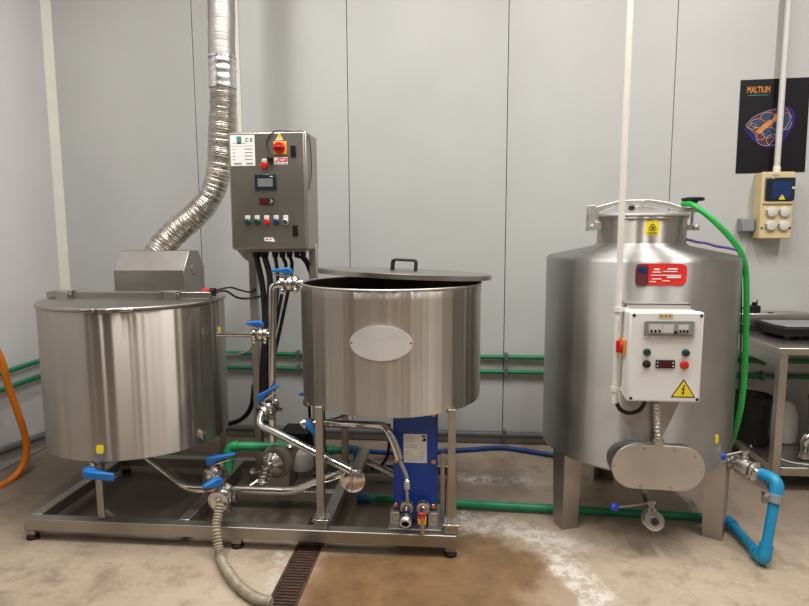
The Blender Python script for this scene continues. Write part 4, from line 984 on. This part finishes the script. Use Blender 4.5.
MB().tube(rounded([Vector(q2_).lerp(Vector(q1), .20), q2_, Vector(q2_).lerp(Vector(q3), .13)], .03, 8), .0285, 24).build('elbow', M['blue_pvc'], bp)
MB().cyl(q2_, q3, .0205, 22).build('floor_run', M['blue_pvc'], bp)
cpl = Vector(q3)-(Vector(q3)-Vector(q2_)).normalized()*.07
MB().lathe([(.027, 0), (.027, .05), (.024, .055)], cpl, Vector(q3)-Vector(q2_), 20).build('coupling', M['blue_pvc'], bp)
cu = Vector(q1).lerp(Vector(q2_), .225)
dw = (Vector(q2_)-Vector(q1)).normalized()
MB().lathe([(.029, -.020), (.032, -.020), (.032, .020), (.029, .020)], cu, dw, 24, caps=False).box(cu.x-.055, cu.x-.028, cu.y-.010, cu.y+.010, cu.z-.022, cu.z+.022).build('pipe_clamp', M['grey_plastic'], bp, bevel=.002)
MB().cyl((cu.x-.048, cu.y-.02, cu.z+.022), (cu.x-.048, cu.y+.01, cu.z+.022), .009, 8).build('clamp_bolt', M['fitting'], bp)
r_ = Vector(q2_).lerp(Vector(q3), .17); MB().lathe([(.030, -.012), (.030, .012)], r_, Vector(q3)-Vector(q2_), 12).build('ring_nut', M['blue_pvc'], bp)
# floor line
gf = thing('floor_pipe', (.4, 3.08, 0), 'green plastic pipe lying on the floor behind the tank legs', 'pipe')
z_ = .030
MB().tube([(-.50, 3.155, z_), (.1, 3.12, z_), (.8, 3.09, z_), (1.385, 3.06, z_)], .0215, 18).build('tube', M['green_floor'], gf)
MB().lathe([(.026, 0), (.030, .004), (.030, .05), (.026, .055), (.024, .075)], (-.545, 3.158, z_), (1, -.05, 0), 22).build('coupling', M['teal_pvc'], gf)
tag(MB().tube(catmull([(-0.679, 3.550, 0.159), (-0.584, 3.700, 0.092), (-0.371, 3.850, 0.028), (-.025, 3.95, .018), (.12, 3.985, .018), (.306, 4.03, .018), (.46, 3.99, .018), (.62, 3.925, .018), (.85, 3.85, .018), (1.1, 3.86, .018)]), .016, 14).build('blue_hose', M['blue_hose'], loc=(.3, 4.0, 0)), 'dark blue hose on the floor along the back wall', 'hose')
cp = thing('green_coupling', (-0.738, 3.500, 0.176), 'green and blue pipe coupling behind the left leg of the middle tank', 'pipe fitting')
MB().lathe([(.020, 0), (.030, .004), (.030, .05), (.022, .055), (.022, .11)], (-0.794, 3.500, 0.168), (1, 0, 0), 20).build('coupling', M['green_fit'], cp)
MB().tube(rounded([(-0.682, 3.500, 0.174), (-0.595, 3.500, 0.177), (-0.594, 3.480, 0.054)], .04), .029, 18).build('elbow', M['teal_pvc'], cp)

# orange hose by the left wall
tag(MB().tube(catmull([(-2.868, 2.95, 1.62), (-2.80, 2.97, 1.60), (-2.75, 3.06, 1.35), (-2.73, 3.18, 1.02), (-2.692, 3.270, 0.771), (-2.689, 3.310, 0.591), (-2.680, 3.360, 0.402), (-2.670, 3.390, 0.246), (-2.668, 3.390, 0.155), (-2.675, 3.360, 0.070), (-2.693, 3.300, 0.017), (-2.696, 3.190, 0.008), (-2.74, 2.95, .018), (-2.72, 2.6, .018)], 10), .0205, 16).build('orange_hose', M['orange_hose'], loc=(-2.7, 3.2, 0)), 'orange hose hanging in a loop at the left wall', 'hose')

# ------------------------------------------------------------------ wall fittings
po = thing('poster', (2.02, YW-.004, 1.87), 'black poster with orange lettering and a neon sketch on the back wall', 'poster')
m = MB(); m.prism([(1.809, 2.456), (1.811, 1.868), (2.240, 1.873), (2.232, 2.464)], .003, Matrix.Translation((0, YW-.0005, 0)) @ Matrix.Rotation(PI/2, 4, 'X')); m.build('sheet', M['poster'], po, smooth=False)
PY = YW-.0036
text('lettering', 'MALTIUM', .056, M['poster_orange'], po, (1.922, PY, 2.392), sx=.60, bold=.0012)
MB().box(1.860, 1.985, PY-.0005, PY, 2.359, 2.362).build('caption_line', M['poster_teal'], po, smooth=False)
q = Matrix.Translation((2.0, PY, 2.17)) @ Matrix.Rotation(PI/2, 4, 'X') @ Matrix.Diagonal((1.22, 1.16, 1, 1))
def bloby(pts, n=6): return [(p.x, p.y) for p in catmull([Vector((a, b, 0)) for a, b in pts+pts[:1]], n)[:-1]]
MB().prism(bloby([(-.125, -.02), (-.085, .045), (.0, .085), (.085, .10), (.125, .06), (.12, -.01), (.075, -.085), (.01, -.125), (-.07, -.085)]), .0006, q).build('violet_shape', M['poster_violet'], po, smooth=False)
MB().prism(bloby([(-.115, .0), (-.07, .045), (.0, .075), (.07, .085), (.095, .045), (.085, -.005), (.03, -.06), (.0, -.105), (-.045, -.09), (-.065, -.045)]), .0006, q, .0006).build('brown_shape', M['poster_brown'], po, smooth=False)
MB().prism([(-.07, -.035), (-.045, -.045), (.055, .045), (.05, .066), (.03, .062)], .0006, q, .0012).build('orange_band', M['poster_orange'], po, smooth=False)
for (x, y, w, h, mm) in ((-.06, .012, .03, .02, 'poster_blue'), (-.01, .045, .03, .02, 'poster_blue'), (.0, -.04, .032, .024, 'poster_blue'), (.085, .02, .022, .04, 'poster_blue'), (.04, -.0, .025, .02, 'poster_blue')):
    MB().prism([(x+w*math.cos(2*PI*k/16), y+h*math.sin(2*PI*k/16)) for k in range(16)], .0006, q, .0018).build('blue_shape', M[mm], po, smooth=False)
m = MB()
for (x, y, w, h) in ((-.06, .012, .034, .024), (-.01, .045, .036, .024), (.0, -.04, .036, .028), (.085, .02, .026, .046), (.04, 0, .029, .024), (-.04, -.06, .022, .02), (-.085, -.005, .02, .016), (.02, -.08, .03, .03)):
    pts = [q @ Vector((x+w*math.cos(2*PI*k/20+.3), y+h*math.sin(2*PI*k/20+.3), .0026)) for k in range(20)]
    m.tube(pts, .0014, 5)
pts = [q @ Vector((a, b, .0026)) for a, b in bloby([(-.12, .0), (-.075, .05), (.0, .08), (.075, .09), (.10, .05), (.09, -.005), (.035, -.065), (.0, -.110), (-.05, -.095), (-.07, -.045)])]
m.tube(pts+pts[:1], .0014, 5); m.build('line_drawing', M['poster_line'], po, smooth=False)

db = thing('socket_box', (2.03, YW, 1.44), 'beige wall distribution box with four round sockets below the poster', 'distribution box')
SX0, SX1, SY, SZ0, SZ1 = 1.928, 2.126, 4.055, 1.445, 1.866
MB().box(SX0+.003, SX1-.003, SY+.03, YW, SZ0+.003, SZ1-.003).build('back_box', M['beige'], db, bevel=.006)
MB().box(SX0, SX1, SY, SY+.028, SZ0, SZ1).build('front_panel', M['beige'], db, bevel=.006)
dc = MB().box(SX0+.018, SX1-.006, SY-.022, SY, 1.685, 1.828).build('smoked_cover', M['dark_glass'], db, bevel=.006); dc['label'] = 'dark smoked cover over the breakers'
MB().box(SX0+.05, SX0+.165, SY-.0228, SY-.022, 1.70, 1.805).build('window', M['blue_btn'], dc, smooth=False)
MB().box(SX1-.028, SX1-.012, SY-.028, SY-.022, 1.755, 1.770).build('latch', M['socket_grey'], dc, bevel=.002)
q = Matrix.Translation(((SX0+SX1)/2+.015, SY-.0228, 1.705)) @ Matrix.Rotation(PI/2, 4, 'X')
wt = MB().prism([(-.020, -.014), (.020, -.014), (0, .018)], .0012, q).build('warning_sticker', M['yellow'], dc, smooth=False)
MB().box((SX0+SX1)/2+.0135, (SX0+SX1)/2+.0165, SY-.0246, SY-.024, 1.697, 1.714).build('bolt_symbol', M['ink'], wt, smooth=False)
MB().box(SX0+.01, SX1-.008, SY-.012, SY, 1.664, 1.682).build('ledge', M['beige'], db, bevel=.004)
MB().box(SX0+.06, SX0+.10, SY-.001, SY, 1.838, 1.848).build('print_line', M['ink_grey'], db, smooth=False)
for x in (SX0+.066, SX0+.144):
    for z in (1.614, 1.528):
        s0 = MB().lathe([(.033, 0), (.033, .012), (.030, .018), (.026, .020), (0, .021)], (x, SY, z), (0, -1, 0), 28).build('socket', M['socket_grey'], db)
        MB().box(x-.034, x-.026, SY-.019, SY-.004, z-.012, z+.012).build('flap_hinge', M['grey_plastic'], s0)
for x in (SX0+.014, SX1-.012): MB().lathe([(.007, 0), (.007, .002), (0, .002)], (x, SY, 1.512), (0, -1, 0), 10).build('screw', M['ink'], db)
jb = thing('wall_switch_box', (1.885, YW, 1.49), 'small grey junction box at the left side of the beige distribution box', 'junction box')
MB().box(1.840, 1.925, 4.115, YW, 1.488, 1.578).build('back_box', M['grey_plastic'], jb, bevel=.006)
MB().box(1.843, 1.922, 4.100, 4.113, 1.491, 1.575).build('cover', M['grey_plastic'], jb, bevel=.006)
cc_ = thing('cable_conduit', (2.04, 4.12, 1.866), 'grey plastic conduit running from the ceiling to the beige distribution box', 'conduit')
MB().tube([(2.040, 4.115, 1.905), (2.040, 4.115, 2.4), (2.045, 4.115, ZC-.002)], .018, 18).build('tube', M['socket_grey'], cc_)
MB().lathe([(.022, 0), (.022, .035), (.018, .04)], (2.040, 4.115, 1.8665), (0, 0, 1), 16).build('gland', M['pvc'], cc_)

# ------------------------------------------------------------------ bench
BXL, BYF, BYB, BZ = 1.787, 3.45, 4.155, .848
bn = thing('work_bench', (2.5, 3.78, 0), 'stainless work bench with a low shelf at the right edge', 'bench')
MB().box(BXL, 3.6, BYF, BYB, BZ-.038, BZ).build('bench_top', M['bench'], bn, bevel=.004)
for x in (BXL+.02, 3.54):
    for y in (BYF+.02, BYB-.06):
        l = MB().box(x, x+.045, y, y+.045, .03, BZ-.038).build('leg', M['bench'], bn, bevel=.003)
        MB().lathe([(.020, 0), (.020, .02), (.012, .03)], (x+.0225, y+.0225, 0), seg=14).build('rubber_foot', M['rubber'], l)
MB().box(BXL+.024, 3.56, BYF+.024, BYB-.02, .105, .112).build('shelf_panel', M['bench'], bn, smooth=False)
MB().box(BXL+.066, 3.53, BYF+.022, BYF+.055, .100, .150).build('shelf_rail', M['bench'], bn, bevel=.003)
MB().box(BXL+.024, BXL+.06, BYF+.066, BYB-.062, .100, .150).build('shelf_rail', M['bench'], bn, bevel=.003)
MB().box(BXL+.024, BXL+.055, BYF+.066, BYB-.062, BZ-.12, BZ-.0385).build('apron', M['bench'], bn, bevel=.003)
# on the bench
sb = thing('stainless_scale', (2.02, 4.07, BZ), 'low stainless box at the back of the work bench', 'scale')
MB().box(1.800, 2.27, 4.00, 4.14, .895, .968).build('body', M['bench'], sb, bevel=.006)
for x in (1.83, 2.24):
    for y in (4.02, 4.12): MB().lathe([(.016, 0), (.016, .047)], (x, y, BZ), seg=12).build('foot', M['rubber'], sb)
MB().sphere((2.02, 4.03, .968), .012, 1.6, 1, .5).build('knob', M['black'], sb)
ps = thing('platform_scale', (2.15, 3.82, BZ), 'flat black platform scale at the front of the work bench', 'scale')
MB().prism([(1.905, 3.80), (1.935, 3.68), (2.42, 3.68), (2.42, 3.985), (1.905, 3.985)], .056, Matrix.Translation((0, 0, .872))).build('platform', M['black'], ps, bevel=.012, bseg=3)
MB().prism([(1.925, 3.80), (1.955, 3.70), (2.40, 3.70), (2.40, 3.965), (1.925, 3.965)], .006, Matrix.Translation((0, 0, .9275))).build('platter', M['grey_plastic'], ps, bevel=.003)
for x in (1.97, 2.38):
    for y in (3.72, 3.94): MB().lathe([(.02, 0), (.02, .0245)], (x, y, BZ), seg=12).build('foot', M['rubber'], ps)
ad_ = thing('power_adapter', (1.865, 4.07, .968), 'black plug adapter on the stainless box at the back of the bench', 'adapter')
MB().box(1.885, 1.965, 4.04, 4.11, .9685, 1.012).build('body', M['black'], ad_, bevel=.005)
MB().box(1.925, 1.950, 4.06, 4.085, 1.012, 1.033).box(1.949, 1.954, 4.065, 4.075, 1.012, 1.05).build('plug', M['black'], ad_, bevel=.002)
cable('black_lead', [(1.884, 4.06, .996), (1.83, 4.05, .996), (1.800, 4.03, .99), (1.793, 3.98, .93), (1.797, 3.93, .862), (1.82, 3.90, .858), (1.88, 3.88, .858)], .006, M['cable'], 'black lead hanging from the adapter onto the bench')
# on the low shelf
SZ = .112
bk = thing('black_drum', (1.925, 4.015, SZ), 'glossy black tub standing on the low shelf of the bench', 'tub')
MB().lathe([(0, .0), (.110, .0), (.118, .01), (.124, .275), (.130, .28), (.130, .318), (.120, .32), (.116, .295), (.0, .29)], (1.925, 4.02, SZ+.0005), seg=48).build('body', M['black'], bk, angle=30)
MB().lathe([(.108, .292), (.108, .310), (.085, .314), (.080, .298), (.05, .297), (.048, .306), (0, .307)], (1.925, 4.02, SZ), seg=40, caps=False).build('lid', M['rubber'], bk, angle=30)
tag(MB().lathe([(0, 0), (.075, 0), (.088, .01), (.092, .07), (.088, .18), (.070, .245), (.040, .275), (0, .28)], (2.150, 4.05, SZ+.0005), seg=36).build('white_jar', M['white_tub']), 'white rounded plastic jar beside the bench leg on the low shelf', 'jar')
pt = thing('steel_pot', (2.35, 3.90, SZ), 'tall stainless pot at the right end of the low shelf', 'pot')
MB().lathe([(0, 0), (.105, 0), (.113, .01), (.113, .31), (.119, .314), (.119, .32), (.108, .32), (.108, .02), (0, .015)], (2.35, 3.90, SZ+.0005), seg=44).build('body', M['pipe'], pt, angle=30)
MB().lathe([(.122, .321), (.122, .335), (.06, .345), (0, .347)], (2.35, 3.90, SZ), seg=40).build('lid', M['bench'], pt, angle=30)
cs = thing('chrome_elbow', (2.26, 3.74, SZ), 'bright chrome elbow fitting on the low shelf in front of the pot', 'fitting')
MB().tube(rounded([(2.115, 3.72, SZ+.035), (2.115, 3.72, SZ+.15), (2.28, 3.72, SZ+.15)], .06), .032, 20).build('tube', M['pipe'], cs)
MB().lathe([(.040, 0), (.040, .02), (.034, .025)], (2.115, 3.72, SZ+.011), seg=24).build('flange', M['pipe'], cs)
ty = thing('wire_tray', (1.99, 3.56, SZ), 'shallow dark tray with bright bent wires on the low shelf', 'tray')
MB().box(1.860, 2.36, 3.495, 3.555, SZ+.0005, SZ+.010).build('tray', M['ink'], ty, bevel=.003)
m = MB()
for k in range(3): m.tube(rounded([(1.93+.09*k, 3.515, SZ+.013), (2.10+.09*k, 3.500, SZ+.013), (2.12+.09*k, 3.530, SZ+.013), (1.96+.09*k, 3.545, SZ+.013)], .02), .0026, 6)
m.build('wire', M['tape'], ty)
cable('white_wire', [(1.868, 3.86, SZ+.03), (1.862, 3.79, SZ+.012), (1.872, 3.72, SZ+.006), (1.91, 3.68, SZ+.006), (1.935, 3.69, SZ+.075), (1.94, 3.67, SZ+.03), (1.99, 3.64, SZ+.01), (2.08, 3.60, SZ+.01)], .003, M['white_plastic'], 'thin white wire trailing in front of the black tub')

# ------------------------------------------------------------------ lamps, world, camera
def area(name, loc, rot, sx, sy, energy, col):
    l = bpy.data.lights.new(name, 'AREA'); l.shape = 'RECTANGLE'; l.size = sx; l.size_y = sy; l.energy = energy; l.color = col
    o = bpy.data.objects.new(name, l); COL.objects.link(o); o.location = loc; o.rotation_euler = rot; return o
for x, y, e in ((-1.7, 1.9, 52), (-.35, 1.9, 52), (1.0, 1.9, 52), (2.4, 1.9, 66), (-1.4, -.6, 18), (.5, -.6, 18), (2.4, -.6, 18)):
    area('ceiling_lamp', (x, y, ZC-.25), (0, 0, 0), .12, 1.5, e, (1, .972, .925))
w = bpy.data.worlds.new('room_air'); SC.world = w; w.use_nodes = True
w.node_tree.nodes['Background'].inputs['Color'].default_value = (.8, .85, .9, 1); w.node_tree.nodes['Background'].inputs['Strength'].default_value = .02

cam = bpy.data.cameras.new('camera'); co = bpy.data.objects.new('camera', cam); COL.objects.link(co)
cam.sensor_width = 36; cam.sensor_fit = 'HORIZONTAL'; cam.lens = 600/809*36; cam.clip_start = .02
co.matrix_world = Matrix.Translation((0, 0, 1.5)) @ Matrix.Rotation(math.radians(5.0), 4, 'Z') @ Matrix.Rotation(math.radians(90-6.8), 4, 'X') @ Matrix.Rotation(math.radians(-.23), 4, 'Z')
SC.camera = co
vs = SC.view_settings; vs.view_transform = 'Standard'; vs.look = 'None'; vs.gamma = 1; vs.use_curve_mapping = False; vs.exposure = 0.2
for o in list(bpy.data.objects):
    if '_o' in o.keys(): del o['_o']
